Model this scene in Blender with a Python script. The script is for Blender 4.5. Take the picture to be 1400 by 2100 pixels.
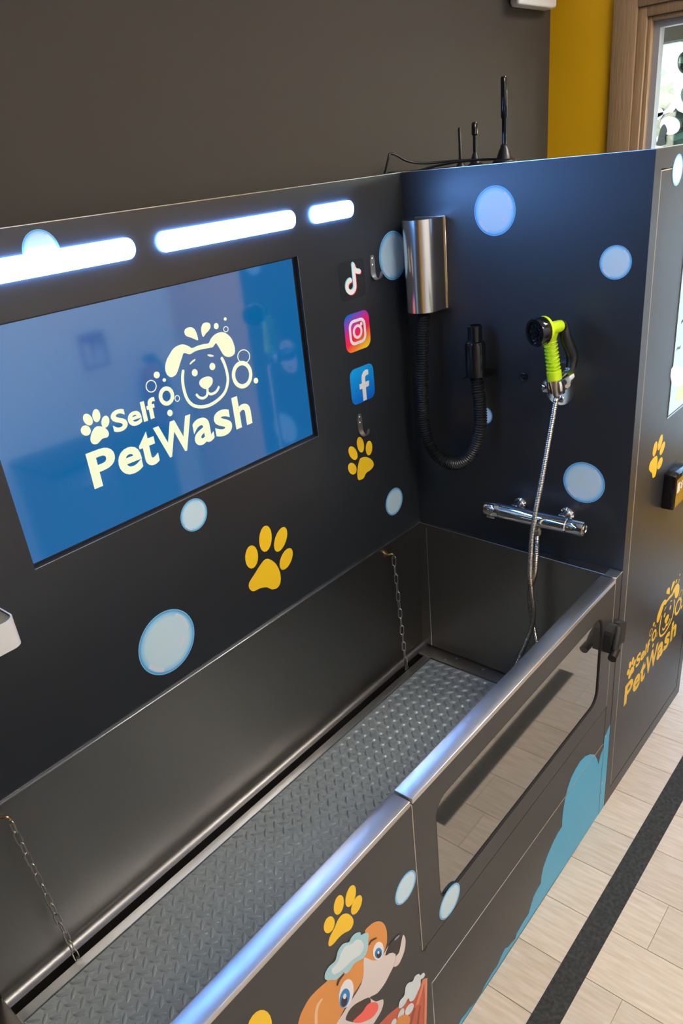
import bpy, bmesh, math, random
from mathutils import Vector, Matrix
from mathutils.geometry import tessellate_polygon

random.seed(7)
for o in list(bpy.data.objects):
    bpy.data.objects.remove(o)
SC = bpy.context.scene
COL = SC.collection
PI = math.pi

# ------------------------------------------------------------------ camera
cam_data = bpy.data.cameras.new('camera')
cam_data.sensor_fit = 'VERTICAL'
cam_data.sensor_height = 36.0
cam_data.lens = 36.0 * 1549.7 / 2100.0
cam_data.shift_x = 5.33 / 2100.0
cam_data.shift_y = 61.05 / 2100.0
cam_data.clip_start = 0.02
cam = bpy.data.objects.new('camera', cam_data)
COL.objects.link(cam)
yaw, pitch, roll = .8209, -.4648, -.1112
fw = Vector((math.sin(yaw) * math.cos(pitch), math.cos(yaw) * math.cos(pitch), math.sin(pitch)))
rt = Vector((math.cos(yaw), -math.sin(yaw), 0))
up = rt.cross(fw)
r2 = rt * math.cos(roll) + up * math.sin(roll)
u2 = up * math.cos(roll) - rt * math.sin(roll)
m3 = Matrix((r2, u2, -fw)).transposed()
cam.matrix_world = Matrix.Translation((-1.8983, -1.3797, 2.0395)) @ m3.to_4x4()
SC.camera = cam

# ------------------------------------------------------------------ world, light, exposure
world = bpy.data.worlds.new('sky')
SC.world = world
world.use_nodes = True
wn = world.node_tree.nodes
wl = world.node_tree.links
sky = wn.new('ShaderNodeTexSky')
sky.sky_type = 'NISHITA'
sky.sun_elevation = math.radians(48)
sky.sun_rotation = math.radians(200)
sky.sun_disc = False
wl.new(sky.outputs[0], wn['Background'].inputs[0])
wn['Background'].inputs[1].default_value = 3.0
CEIL_LAMP = 32.0        # emission of the added ceiling light panels
LED_POWER = 56.0         # emission of the blue-white LED bars
SC.view_settings.view_transform = 'Standard'
SC.view_settings.look = 'None'
SC.view_settings.gamma = 1.0
SC.view_settings.use_curve_mapping = False
SC.view_settings.exposure = 0.0

# ------------------------------------------------------------------ helpers
WL = {}                 # world position of every object made here


def srgb(r, g, b):
    f = lambda c: c / 12.92 if c <= .04045 else ((c + .055) / 1.055) ** 2.4
    return (f(r / 255), f(g / 255), f(b / 255), 1)


def mat(name, col, rough=.5, metal=0., spec=.5, emit=None, estr=0., coat=0., ior=1.5, trans=0., alpha=1.):
    m = bpy.data.materials.new(name)
    m.use_nodes = True
    b = m.node_tree.nodes['Principled BSDF']
    b.inputs['Base Color'].default_value = col
    b.inputs['Roughness'].default_value = rough
    b.inputs['Metallic'].default_value = metal
    b.inputs['Specular IOR Level'].default_value = spec
    b.inputs['IOR'].default_value = ior
    b.inputs['Coat Weight'].default_value = coat
    b.inputs['Transmission Weight'].default_value = trans
    if emit:
        b.inputs['Emission Color'].default_value = emit
        b.inputs['Emission Strength'].default_value = estr
    return m


def nodes(m):
    return m.node_tree.nodes, m.node_tree.links, m.node_tree.nodes['Principled BSDF']


def add_bump(m, scale=(1, 1, 1), nscale=40, strength=.1, detail=3, dist=.001, rough=None):
    """fine relief from stretched noise in object space"""
    n, l, b = nodes(m)
    tc = n.new('ShaderNodeTexCoord')
    mp = n.new('ShaderNodeMapping')
    mp.inputs['Scale'].default_value = scale
    tx = n.new('ShaderNodeTexNoise')
    tx.inputs['Scale'].default_value = nscale
    tx.inputs['Detail'].default_value = detail
    bp = n.new('ShaderNodeBump')
    bp.inputs['Strength'].default_value = strength
    bp.inputs['Distance'].default_value = dist
    l.new(tc.outputs['Object'], mp.inputs[0])
    l.new(mp.outputs[0], tx.inputs[0])
    l.new(tx.outputs[0], bp.inputs['Height'])
    l.new(bp.outputs[0], b.inputs['Normal'])
    if rough:
        mr = n.new('ShaderNodeMapRange')
        mr.inputs[3].default_value = rough[0]
        mr.inputs[4].default_value = rough[1]
        l.new(tx.outputs[0], mr.inputs[0])
        l.new(mr.outputs[0], b.inputs['Roughness'])
    return tx


def add_mottle(m, c1, c2, nscale=6, scale=(1, 1, 1), detail=4, lo=.3, hi=.7, rnd=0.):
    n, l, b = nodes(m)
    tc = n.new('ShaderNodeTexCoord')
    mp = n.new('ShaderNodeMapping')
    mp.inputs['Scale'].default_value = scale
    tx = n.new('ShaderNodeTexNoise')
    tx.inputs['Scale'].default_value = nscale
    tx.inputs['Detail'].default_value = detail
    rp = n.new('ShaderNodeValToRGB')
    rp.color_ramp.elements[0].position = lo
    rp.color_ramp.elements[0].color = c1
    rp.color_ramp.elements[1].position = hi
    rp.color_ramp.elements[1].color = c2
    l.new(tc.outputs['Object'], mp.inputs[0])
    l.new(mp.outputs[0], tx.inputs[0])
    l.new(tx.outputs[0], rp.inputs[0])
    out = rp.outputs[0]
    if rnd:
        oi = n.new('ShaderNodeObjectInfo')
        vm = n.new('ShaderNodeVectorMath')
        vm.operation = 'SCALE'
        vm.inputs[3].default_value = 31.0
        cx = n.new('ShaderNodeCombineXYZ')
        l.new(oi.outputs['Random'], cx.inputs[0])
        l.new(oi.outputs['Random'], cx.inputs[1])
        l.new(cx.outputs[0], vm.inputs[0])
        l.new(vm.outputs[0], mp.inputs['Location'])
        hs = n.new('ShaderNodeHueSaturation')
        mr = n.new('ShaderNodeMapRange')
        mr.inputs[3].default_value = 1 - rnd
        mr.inputs[4].default_value = 1 + rnd
        l.new(oi.outputs['Random'], mr.inputs[0])
        l.new(mr.outputs[0], hs.inputs['Value'])
        l.new(out, hs.inputs['Color'])
        out = hs.outputs[0]
    l.new(out, b.inputs['Base Color'])
    return m


def link(o, parent=None, wloc=None):
    COL.objects.link(o)
    w = Vector(wloc) if wloc is not None else Vector(o.location)
    WL[o.name] = w
    if parent is not None:
        o.parent = parent
        o.location = w - WL[parent.name]
    else:
        o.location = w
    return o


def tag(o, label=None, cat=None, group=None, kind=None):
    if label: o['label'] = label
    if cat: o['category'] = cat
    if group: o['group'] = group
    if kind: o['kind'] = kind
    return o


def thing(name, loc, label, cat, group=None):
    o = bpy.data.objects.new(name, None)
    o.empty_display_size = .05
    link(o, None, loc)
    return tag(o, label, cat, group)


def struct(o):
    o['kind'] = 'structure'
    return o


def mesh_obj(name, verts, faces, m, parent=None, smooth=False, origin=None):
    vs = [Vector(v) for v in verts]
    if origin is None:
        lo = Vector((min(v[i] for v in vs) for i in range(3)))
        hi = Vector((max(v[i] for v in vs) for i in range(3)))
        origin = (lo + hi) / 2
    origin = Vector(origin)
    me = bpy.data.meshes.new(name)
    me.from_pydata([v - origin for v in vs], [], faces)
    me.update()
    if smooth:
        for p in me.polygons: p.use_smooth = True
    if m is not None: me.materials.append(m)
    o = bpy.data.objects.new(name, me)
    return link(o, parent, origin)


def from_bm(name, bm, m, parent=None, smooth=False, origin=None, recalc=True):
    if recalc: bmesh.ops.recalc_face_normals(bm, faces=bm.faces)
    if origin is None:
        lo = Vector((min(v.co[i] for v in bm.verts) for i in range(3)))
        hi = Vector((max(v.co[i] for v in bm.verts) for i in range(3)))
        origin = (lo + hi) / 2
    origin = Vector(origin)
    bmesh.ops.translate(bm, verts=bm.verts, vec=-origin)
    me = bpy.data.meshes.new(name)
    bm.to_mesh(me)
    bm.free()
    if smooth:
        for p in me.polygons: p.use_smooth = True
        me.set_sharp_from_angle(angle=math.radians(40))
    if m is not None:
        for mm in (m if isinstance(m, (list, tuple)) else [m]): me.materials.append(mm)
    o = bpy.data.objects.new(name, me)
    return link(o, parent, origin)


def bm_box(bm, x0, x1, y0, y1, z0, z1, bevel=0., seg=2):
    r = bmesh.ops.create_cube(bm, size=1)
    vs = r['verts']
    for v in vs:
        v.co = Vector((x0 + (v.co.x + .5) * (x1 - x0), y0 + (v.co.y + .5) * (y1 - y0), z0 + (v.co.z + .5) * (z1 - z0)))
    if bevel:
        es = list({e for v in vs for e in v.link_edges})
        bmesh.ops.bevel(bm, geom=es, offset=bevel, segments=seg, profile=.5, affect='EDGES')
    return bm


def box(name, x0, x1, y0, y1, z0, z1, m, parent=None, bevel=0., seg=2, smooth=None):
    bm = bmesh.new()
    bm_box(bm, x0, x1, y0, y1, z0, z1, bevel, seg)
    return from_bm(name, bm, m, parent, bevel > 0 if smooth is None else smooth)


def boxes(name, lst, m, parent=None, bevel=0.):
    bm = bmesh.new()
    for b in lst: bm_box(bm, *b, bevel=bevel, seg=1)
    return from_bm(name, bm, m, parent)


def frame_axes(d):
    d = Vector(d).normalized()
    a = Vector((0, 0, 1)) if abs(d.z) < .9 else Vector((1, 0, 0))
    u = d.cross(a).normalized()
    return u, d.cross(u).normalized(), d


def bm_lathe(bm, base, direction, prof, n=24, cap=True):
    """prof = [(t along axis, radius)]"""
    base = Vector(base)
    u, v, d = frame_axes(direction)
    rings = []
    for t, r in prof:
        rings.append([bm.verts.new(base + d * t + (u * math.cos(2 * PI * i / n) + v * math.sin(2 * PI * i / n)) * max(r, 1e-5)) for i in range(n)])
    for a, b in zip(rings, rings[1:]):
        for i in range(n):
            bm.faces.new((a[i], a[(i + 1) % n], b[(i + 1) % n], b[i]))
    if cap:
        bm.faces.new(rings[0][::-1])
        bm.faces.new(rings[-1])
    return bm


def lathe(name, base, direction, prof, m, parent=None, n=24, smooth=True):
    return from_bm(name, bm_lathe(bmesh.new(), base, direction, prof, n), m, parent, smooth)


def cat_rom(pts, k=6, closed=False):
    pts = [Vector(p) for p in pts]
    out = []
    n = len(pts)
    rng = range(n) if closed else range(n - 1)
    for i in rng:
        if closed:
            p0, p1, p2, p3 = pts[(i - 1) % n], pts[i], pts[(i + 1) % n], pts[(i + 2) % n]
        else:
            p0, p1, p2, p3 = pts[max(i - 1, 0)], pts[i], pts[i + 1], pts[min(i + 2, n - 1)]
        for j in range(k):
            t = j / k
            out.append(.5 * ((2 * p1) + (p2 - p0) * t + (2 * p0 - 5 * p1 + 4 * p2 - p3) * t * t + (3 * p1 - p0 - 3 * p2 + p3) * t ** 3))
    if not closed: out.append(pts[-1])
    return out


def resample(pts, step):
    out = [pts[0].copy()]
    acc = 0
    for a, b in zip(pts, pts[1:]):
        L = (b - a).length
        if L < 1e-9: continue
        t = step - acc
        while t <= L:
            out.append(a.lerp(b, t / L))
            t += step
        acc = L - (t - step)
    if (out[-1] - pts[-1]).length > step * .3: out.append(pts[-1].copy())
    return out


def bm_tube(bm, pts, rad, n=10, closed=False):
    """rad: number or function(index) ; parallel transport frames"""
    pts = [Vector(p) for p in pts]
    N = len(pts)
    tang = []
    for i in range(N):
        if closed: t = pts[(i + 1) % N] - pts[i - 1]
        else: t = pts[min(i + 1, N - 1)] - pts[max(i - 1, 0)]
        tang.append(t.normalized())
    u, v, d = frame_axes(tang[0])
    rings = []
    for i in range(N):
        if i:
            q = tang[i - 1].rotation_difference(tang[i])
            u = q @ u
            v = q @ v
        r = rad(i) if callable(rad) else rad
        rings.append([bm.verts.new(pts[i] + (u * math.cos(2 * PI * j / n) + v * math.sin(2 * PI * j / n)) * r) for j in range(n)])
    pairs = list(zip(rings, rings[1:])) + ([(rings[-1], rings[0])] if closed else [])
    for a, b in pairs:
        for j in range(n):
            bm.faces.new((a[j], a[(j + 1) % n], b[(j + 1) % n], b[j]))
    if not closed:
        bm.faces.new(rings[0][::-1])
        bm.faces.new(rings[-1])
    return bm


def tube(name, pts, rad, m, parent=None, n=10, closed=False, smooth=True):
    return from_bm(name, bm_tube(bmesh.new(), pts, rad, n, closed), m, parent, smooth)


# flat prints and plates: a 2-D outline (a, z) on a plane, given real thickness
def to3(plane, p, off):
    ax, val, sgn = plane
    return Vector((p[0], val + sgn * off, p[1])) if ax == 'y' else Vector((val + sgn * off, p[0], p[1]))


def plate(name, plane, loops, off, th, m, parent=None, smooth_pts=0, origin=None, join=None):
    """loops[0] outline, further loops are holes"""
    if smooth_pts:
        loops = [[(q.x, q.y) for q in cat_rom([Vector((a, b, 0)) for a, b in lp], smooth_pts, True)] for lp in loops]
    flat = [p for lp in loops for p in lp]
    tris = tessellate_polygon([[Vector((a, b, 0)) for a, b in lp] for lp in loops])
    bm = join if join is not None else bmesh.new()
    top = [bm.verts.new(to3(plane, p, off + th)) for p in flat]
    bot = [bm.verts.new(to3(plane, p, off)) for p in flat]
    for t in tris:
        try:
            bm.faces.new([top[i] for i in t])
            bm.faces.new([bot[i] for i in t][::-1])
        except ValueError:
            pass
    k = 0
    for lp in loops:
        n = len(lp)
        for i in range(n):
            a, b = k + i, k + (i + 1) % n
            try: bm.faces.new((top[a], top[b], bot[b], bot[a]))
            except ValueError: pass
        k += n
    if join is not None: return bm
    return from_bm(name, bm, m, parent, origin=origin)


def stroke_loop(pts, w, k=4):
    """outline of a round-ended thick line"""
    P = [Vector((a, b, 0)) for a, b in pts]
    if len(P) > 2: P = cat_rom(P, k)
    L, R = [], []
    for i in range(len(P)):
        t = (P[min(i + 1, len(P) - 1)] - P[max(i - 1, 0)]).normalized()
        nn = Vector((-t.y, t.x, 0)) * w / 2
        L.append(P[i] + nn)
        R.append(P[i] - nn)
    t1 = (P[-1] - P[-2]).normalized()
    t0 = (P[0] - P[1]).normalized()
    cap1, cap0 = [], []
    for j in range(1, 6):
        a = PI / 2 - PI * j / 6
        n1 = Vector((-t1.y, t1.x, 0))
        n0 = Vector((-t0.y, t0.x, 0))
        cap1.append(P[-1] + (n1 * math.sin(a) + t1 * math.cos(a)) * w / 2)
        cap0.append(P[0] + (n0 * math.sin(a) + t0 * math.cos(a)) * w / 2)
    return [(q.x, q.y) for q in L + cap1 + R[::-1] + cap0]


def ring_loops(pts, w):
    """centre-line loop -> outer and inner loop"""
    P = cat_rom([Vector((a, b, 0)) for a, b in pts], 2, True)
    c = sum(P, Vector()) / len(P)
    o, i_ = [], []
    for p in P:
        d = (p - c)
        L = d.length
        o.append(c + d * ((L + w / 2) / L))
        i_.append(c + d * ((L - w / 2) / L))
    return [[(q.x, q.y) for q in o], [(q.x, q.y) for q in i_]]


def circle(cx, cy, r, n=40, ry=None):
    ry = r if ry is None else ry
    return [(cx + r * math.cos(2 * PI * i / n), cy + ry * math.sin(2 * PI * i / n)) for i in range(n)]


def rrect(x0, x1, y0, y1, r, n=6):
    o = []
    for cx, cy, a0 in ((x1 - r, y1 - r, 0), (x0 + r, y1 - r, 90), (x0 + r, y0 + r, 180), (x1 - r, y0 + r, 270)):
        for i in range(n + 1):
            a = math.radians(a0 + 90 * i / n)
            o.append((cx + r * math.cos(a), cy + r * math.sin(a)))
    return o


def rect(x0, x1, y0, y1):
    return [(x0, y0), (x1, y0), (x1, y1), (x0, y1)]


def clip_z(poly, z, keep_above):
    out = []
    n = len(poly)
    ins = lambda p: (p[1] >= z) == keep_above
    for i in range(n):
        a, b = poly[i], poly[(i + 1) % n]
        if ins(a): out.append(a)
        if ins(a) != ins(b):
            t = (z - a[1]) / (b[1] - a[1])
            out.append((a[0] + (b[0] - a[0]) * t, z))
    return out


_glyph = {}


def glyph(ch):
    """bold outline of one letter as (verts, faces), fitted to the unit square"""
    if ch in _glyph: return _glyph[ch]
    cu = bpy.data.curves.new('glyph', 'FONT')
    cu.body = ch
    cu.offset = .029
    cu.resolution_u = 5
    o = bpy.data.objects.new('glyph', cu)
    COL.objects.link(o)
    dg = bpy.context.evaluated_depsgraph_get()
    me = bpy.data.meshes.new_from_object(o.evaluated_get(dg))
    vs = [(v.co.x, v.co.y) for v in me.vertices]
    fs = [tuple(p.vertices) for p in me.polygons]
    bpy.data.objects.remove(o)
    bpy.data.curves.remove(cu)
    bpy.data.meshes.remove(me)
    x0, x1 = min(v[0] for v in vs), max(v[0] for v in vs)
    y0, y1 = min(v[1] for v in vs), max(v[1] for v in vs)
    _glyph[ch] = ([((x - x0) / (x1 - x0), (y - y0) / (y1 - y0)) for x, y in vs], fs)
    return _glyph[ch]


def letter(ch, plane, x0, x1, z0, z1, off, th, m, parent):
    vs, fs = glyph(ch)
    bm = bmesh.new()
    vv = [bm.verts.new(to3(plane, (x0 + a * (x1 - x0), z0 + b * (z1 - z0)), off)) for a, b in vs]
    for f in fs:
        try: bm.faces.new([vv[i] for i in f])
        except ValueError: pass
    bmesh.ops.remove_doubles(bm, verts=bm.verts, dist=1e-6)
    r = bmesh.ops.extrude_face_region(bm, geom=list(bm.faces))
    d = to3(plane, (0, 0), off + th) - to3(plane, (0, 0), off)
    bmesh.ops.translate(bm, verts=[g for g in r['geom'] if isinstance(g, bmesh.types.BMVert)], vec=d)
    return from_bm('letter', bm, m, parent)


BACK = ('y', 0.0, -1)       # faces the viewer
SIDE = ('x', 0.0, -1)
FRONT = ('y', -.7, -1)
SCREEN = ('y', .012, -1)
TH = .0004

# outlines of the prints, measured in metres on the surface they sit on
TRACE = {'logo_ears':[(-0.8902,1.6479),(-0.8991,1.6568),(-0.9005,1.6704),(-0.8938,1.6849),(-0.8816,1.6966),(-0.8679,1.7065),(-0.8501,1.7102),(-0.8373,1.7082),(-0.8255,1.7016),(-0.8172,1.6955),(-0.8012,1.6969),(-0.7834,1.6967),(-0.7677,1.6952),(-0.7599,1.7025),(-0.7482,1.709),(-0.7332,1.7118),(-0.7191,1.7097),(-0.7063,1.7013),(-0.6964,1.6883),(-0.6919,1.6701),(-0.6936,1.6563),(-0.7027,1.6505),(-0.7156,1.6505),(-0.727,1.6564),(-0.7333,1.6657),(-0.738,1.6761),(-0.7431,1.6865),(-0.7463,1.6903),(-0.7519,1.6876),(-0.7581,1.6839),(-0.7702,1.6845),(-0.7879,1.6863),(-0.8096,1.6868),(-0.8259,1.6838),(-0.8365,1.6881),(-0.8437,1.6899),(-0.8503,1.6817),(-0.8589,1.6703),(-0.8667,1.6589),(-0.8766,1.6494)],
'logo_drop_a':[(-0.7964,1.7087),(-0.8053,1.7127),(-0.8155,1.7188),(-0.8274,1.725),(-0.8304,1.733),(-0.8266,1.7394),(-0.8157,1.7415),(-0.8049,1.7383),(-0.799,1.7306),(-0.7966,1.7212)],
'logo_drop_b':[(-0.7805,1.7123),(-0.7829,1.7241),(-0.7805,1.734),(-0.7729,1.7412),(-0.761,1.7408),(-0.7541,1.7358),(-0.7546,1.7285),(-0.7613,1.7224),(-0.7703,1.7184)],
'logo_face':[(-0.8542,1.6521),(-0.8594,1.6374),(-0.8618,1.6167),(-0.8584,1.591),(-0.8464,1.5719),(-0.8258,1.5608),(-0.7981,1.5565),(-0.7675,1.5619),(-0.7433,1.5745),(-0.7297,1.5967),(-0.7282,1.6188),(-0.7314,1.6386),(-0.7363,1.6524)],
'logo_brow_a':[(-0.832,1.6637),(-0.8247,1.6679),(-0.8147,1.6703),(-0.8156,1.6668),(-0.8232,1.6645),(-0.8306,1.6615)],
'logo_brow_b':[(-0.7774,1.671),(-0.7676,1.6693),(-0.7584,1.6633),(-0.7676,1.664),(-0.7743,1.6669)],
'logo_nose':[(-0.8029,1.6231),(-0.7887,1.6231),(-0.7775,1.6183),(-0.7748,1.6103),(-0.7792,1.602),(-0.7887,1.5967),(-0.7992,1.5957),(-0.8098,1.6024),(-0.8156,1.6118),(-0.8126,1.6194)],
'logo_mouth_a':[(-0.8288,1.5904),(-0.8227,1.5824),(-0.8116,1.5777),(-0.8008,1.5803),(-0.7965,1.5877),(-0.7945,1.5982)],
'logo_mouth_b':[(-0.7965,1.5877),(-0.7883,1.5807),(-0.7759,1.5804),(-0.7666,1.5842),(-0.7611,1.5898)],
'logo_pad':[(-1.1016,1.5983),(-1.0936,1.598),(-1.0836,1.5931),(-1.0762,1.5844),(-1.0748,1.5752),(-1.0803,1.5696),(-1.0917,1.5704),(-1.0992,1.5671),(-1.1067,1.5637),(-1.1158,1.5659),(-1.1197,1.5724),(-1.1186,1.5807),(-1.1116,1.5914)],
'logo_toe_0':[(-1.0839,1.6187),(-1.0851,1.6146),(-1.0871,1.6112),(-1.0896,1.6086),(-1.0925,1.6073),(-1.0954,1.6073),(-1.0981,1.6086),(-1.1003,1.611),(-1.1017,1.6145),(-1.1023,1.6185),(-1.102,1.6227),(-1.1008,1.6267),(-1.0988,1.6302),(-1.0963,1.6327),(-1.0935,1.634),(-1.0906,1.6341),(-1.0879,1.6328),(-1.0857,1.6304),(-1.0842,1.627),(-1.0836,1.623)],
'logo_toe_1':[(-1.1044,1.6204),(-1.1037,1.6163),(-1.1039,1.6124),(-1.1052,1.6091),(-1.1073,1.6068),(-1.1101,1.6056),(-1.1133,1.6058),(-1.1165,1.6071),(-1.1194,1.6096),(-1.1218,1.613),(-1.1235,1.6169),(-1.1242,1.621),(-1.1239,1.6248),(-1.1226,1.628),(-1.1206,1.6303),(-1.1178,1.6315),(-1.1147,1.6314),(-1.1115,1.6301),(-1.1085,1.6276),(-1.1061,1.6243)],
'logo_toe_2':[(-1.0674,1.5984),(-1.0695,1.5951),(-1.0722,1.5924),(-1.0753,1.5907),(-1.0785,1.5902),(-1.0814,1.5908),(-1.0838,1.5926),(-1.0855,1.5954),(-1.0862,1.5988),(-1.0859,1.6025),(-1.0847,1.6062),(-1.0826,1.6096),(-1.0799,1.6122),(-1.0768,1.6139),(-1.0737,1.6145),(-1.0707,1.6138),(-1.0683,1.6121),(-1.0667,1.6094),(-1.0659,1.606),(-1.0662,1.6022)],
'logo_toe_3':[(-1.1142,1.6004),(-1.1137,1.5969),(-1.1143,1.5936),(-1.116,1.5908),(-1.1185,1.5887),(-1.1217,1.5876),(-1.1252,1.5876),(-1.1286,1.5886),(-1.1316,1.5906),(-1.134,1.5934),(-1.1355,1.5967),(-1.1359,1.6001),(-1.1353,1.6034),(-1.1336,1.6062),(-1.1311,1.6082),(-1.128,1.6093),(-1.1246,1.6094),(-1.1212,1.6084),(-1.1181,1.6064),(-1.1157,1.6036)],
'logo_dot_0':[(-0.7299,1.726),(-0.7311,1.7234),(-0.7331,1.7215),(-0.7358,1.7205),(-0.7386,1.7205),(-0.7411,1.7216),(-0.7431,1.7236),(-0.7441,1.7262),(-0.744,1.7289),(-0.7429,1.7314),(-0.7408,1.7334),(-0.7382,1.7344),(-0.7354,1.7343),(-0.7328,1.7332),(-0.7309,1.7313),(-0.7299,1.7287)],
'logo_dot_1':[(-0.7022,1.7365),(-0.7028,1.7351),(-0.7041,1.7341),(-0.7057,1.7336),(-0.7074,1.7337),(-0.7091,1.7343),(-0.7103,1.7354),(-0.711,1.7368),(-0.711,1.7383),(-0.7103,1.7397),(-0.7091,1.7407),(-0.7075,1.7412),(-0.7057,1.7412),(-0.7041,1.7406),(-0.7029,1.7394),(-0.7022,1.738)],
'logo_dot_2':[(-0.8145,1.6385),(-0.8158,1.6355),(-0.8182,1.6334),(-0.8213,1.6323),(-0.8246,1.6325),(-0.8276,1.6339),(-0.8298,1.6364),(-0.831,1.6395),(-0.8308,1.6427),(-0.8295,1.6456),(-0.8271,1.6478),(-0.824,1.6489),(-0.8207,1.6487),(-0.8177,1.6473),(-0.8155,1.6448),(-0.8143,1.6417)],
'logo_dot_3':[(-0.7602,1.6392),(-0.7616,1.6362),(-0.7641,1.634),(-0.7673,1.6329),(-0.7707,1.6331),(-0.7738,1.6346),(-0.7762,1.6371),(-0.7774,1.6402),(-0.7773,1.6435),(-0.7759,1.6465),(-0.7735,1.6487),(-0.7703,1.6498),(-0.7669,1.6496),(-0.7637,1.6482),(-0.7614,1.6457),(-0.7601,1.6426)],
'logo_dot_4':[(-0.6328,1.5715),(-0.6339,1.569),(-0.636,1.5672),(-0.6387,1.5663),(-0.6417,1.5665),(-0.6444,1.5678),(-0.6465,1.57),(-0.6477,1.5727),(-0.6477,1.5755),(-0.6465,1.578),(-0.6445,1.5798),(-0.6417,1.5807),(-0.6388,1.5805),(-0.6361,1.5792),(-0.6339,1.5771),(-0.6328,1.5744)],
'logo_dot_5':[(-0.9181,1.6602),(-0.9194,1.6577),(-0.9217,1.6558),(-0.9247,1.6549),(-0.9278,1.6551),(-0.9306,1.6565),(-0.9328,1.6587),(-0.9339,1.6614),(-0.9337,1.6643),(-0.9324,1.6669),(-0.9301,1.6688),(-0.9272,1.6696),(-0.9241,1.6694),(-0.9212,1.6681),(-0.9191,1.6659),(-0.918,1.6631)],
'logo_dot_6':[(-0.9046,1.6454),(-0.9053,1.644),(-0.9066,1.643),(-0.9083,1.6426),(-0.9101,1.6427),(-0.9118,1.6435),(-0.913,1.6447),(-0.9137,1.6463),(-0.9136,1.6478),(-0.9129,1.6492),(-0.9116,1.6502),(-0.9099,1.6507),(-0.9081,1.6505),(-0.9065,1.6498),(-0.9052,1.6486),(-0.9046,1.647)],
'logo_dot_7':[(-0.905,1.5699),(-0.9062,1.5673),(-0.9083,1.5654),(-0.911,1.5645),(-0.9139,1.5648),(-0.9164,1.5662),(-0.9183,1.5684),(-0.9192,1.5712),(-0.9191,1.5741),(-0.9178,1.5767),(-0.9157,1.5785),(-0.9131,1.5794),(-0.9102,1.5792),(-0.9077,1.5778),(-0.9058,1.5756),(-0.9048,1.5728)],
'logo_ring_0':[(-0.6542,1.5922),(-0.6574,1.584),(-0.663,1.5773),(-0.6704,1.5729),(-0.679,1.5711),(-0.6878,1.572),(-0.696,1.5757),(-0.7027,1.5816),(-0.7073,1.5892),(-0.7095,1.5977),(-0.709,1.6064),(-0.7058,1.6144),(-0.7004,1.6209),(-0.6931,1.6253),(-0.6847,1.6272),(-0.676,1.6264),(-0.6679,1.623),(-0.661,1.6172),(-0.6561,1.6097),(-0.6538,1.601)],
'logo_ring_1':[(-0.8961,1.6066),(-0.8981,1.6018),(-0.9015,1.5979),(-0.906,1.5954),(-0.9109,1.5943),(-0.916,1.595),(-0.9206,1.5971),(-0.9244,1.6007),(-0.9269,1.6052),(-0.928,1.6103),(-0.9275,1.6155),(-0.9254,1.6202),(-0.9221,1.624),(-0.9177,1.6266),(-0.9128,1.6277),(-0.9078,1.6271),(-0.9031,1.625),(-0.8993,1.6215),(-0.8967,1.617),(-0.8956,1.6119)],
'logo_ring_2':[(-0.6486,1.6359),(-0.6505,1.6313),(-0.6542,1.6277),(-0.6591,1.6253),(-0.6649,1.6245),(-0.671,1.6252),(-0.6767,1.6274),(-0.6815,1.6309),(-0.6849,1.6353),(-0.6866,1.6401),(-0.6865,1.645),(-0.6846,1.6495),(-0.681,1.6531),(-0.6761,1.6555),(-0.6704,1.6564),(-0.6644,1.6557),(-0.6587,1.6536),(-0.6539,1.6502),(-0.6503,1.6458),(-0.6485,1.6409)],
'logo_ring_3':[(-0.9334,1.6392),(-0.935,1.6356),(-0.9377,1.6327),(-0.9413,1.6308),(-0.9453,1.6301),(-0.9494,1.6306),(-0.9532,1.6323),(-0.9563,1.635),(-0.9583,1.6384),(-0.9592,1.6423),(-0.9589,1.6462),(-0.9573,1.6497),(-0.9546,1.6526),(-0.9511,1.6545),(-0.9471,1.6552),(-0.9431,1.6548),(-0.9393,1.6531),(-0.9361,1.6505),(-0.934,1.647),(-0.933,1.6431)],
'logo_ring_4':[(-0.8785,1.5961),(-0.8793,1.5942),(-0.8806,1.5927),(-0.8823,1.5917),(-0.8842,1.5913),(-0.8862,1.5915),(-0.888,1.5924),(-0.8894,1.5938),(-0.8904,1.5955),(-0.8908,1.5975),(-0.8906,1.5996),(-0.8899,1.6014),(-0.8886,1.603),(-0.8869,1.604),(-0.885,1.6044),(-0.883,1.6042),(-0.8812,1.6033),(-0.8797,1.6019),(-0.8787,1.6002),(-0.8783,1.5982)],
'logo_ring_5':[(-0.7028,1.7132),(-0.7035,1.7114),(-0.7049,1.71),(-0.7067,1.709),(-0.7088,1.7086),(-0.7109,1.7088),(-0.713,1.7095),(-0.7147,1.7108),(-0.7159,1.7124),(-0.7165,1.7142),(-0.7164,1.7161),(-0.7157,1.7178),(-0.7143,1.7192),(-0.7126,1.7202),(-0.7105,1.7206),(-0.7083,1.7205),(-0.7063,1.7197),(-0.7046,1.7185),(-0.7033,1.7169),(-0.7027,1.7151)],
'paw_a_toe_0':[(-0.7373,1.1231),(-0.7408,1.114),(-0.7462,1.1068),(-0.7528,1.1023),(-0.76,1.101),(-0.767,1.1029),(-0.7733,1.1079),(-0.7781,1.1154),(-0.781,1.1246),(-0.7817,1.1347),(-0.7803,1.1447),(-0.7768,1.1536),(-0.7715,1.1607),(-0.7651,1.1651),(-0.758,1.1665),(-0.751,1.1648),(-0.7447,1.1601),(-0.7398,1.1527),(-0.7368,1.1435),(-0.7359,1.1333)],
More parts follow.
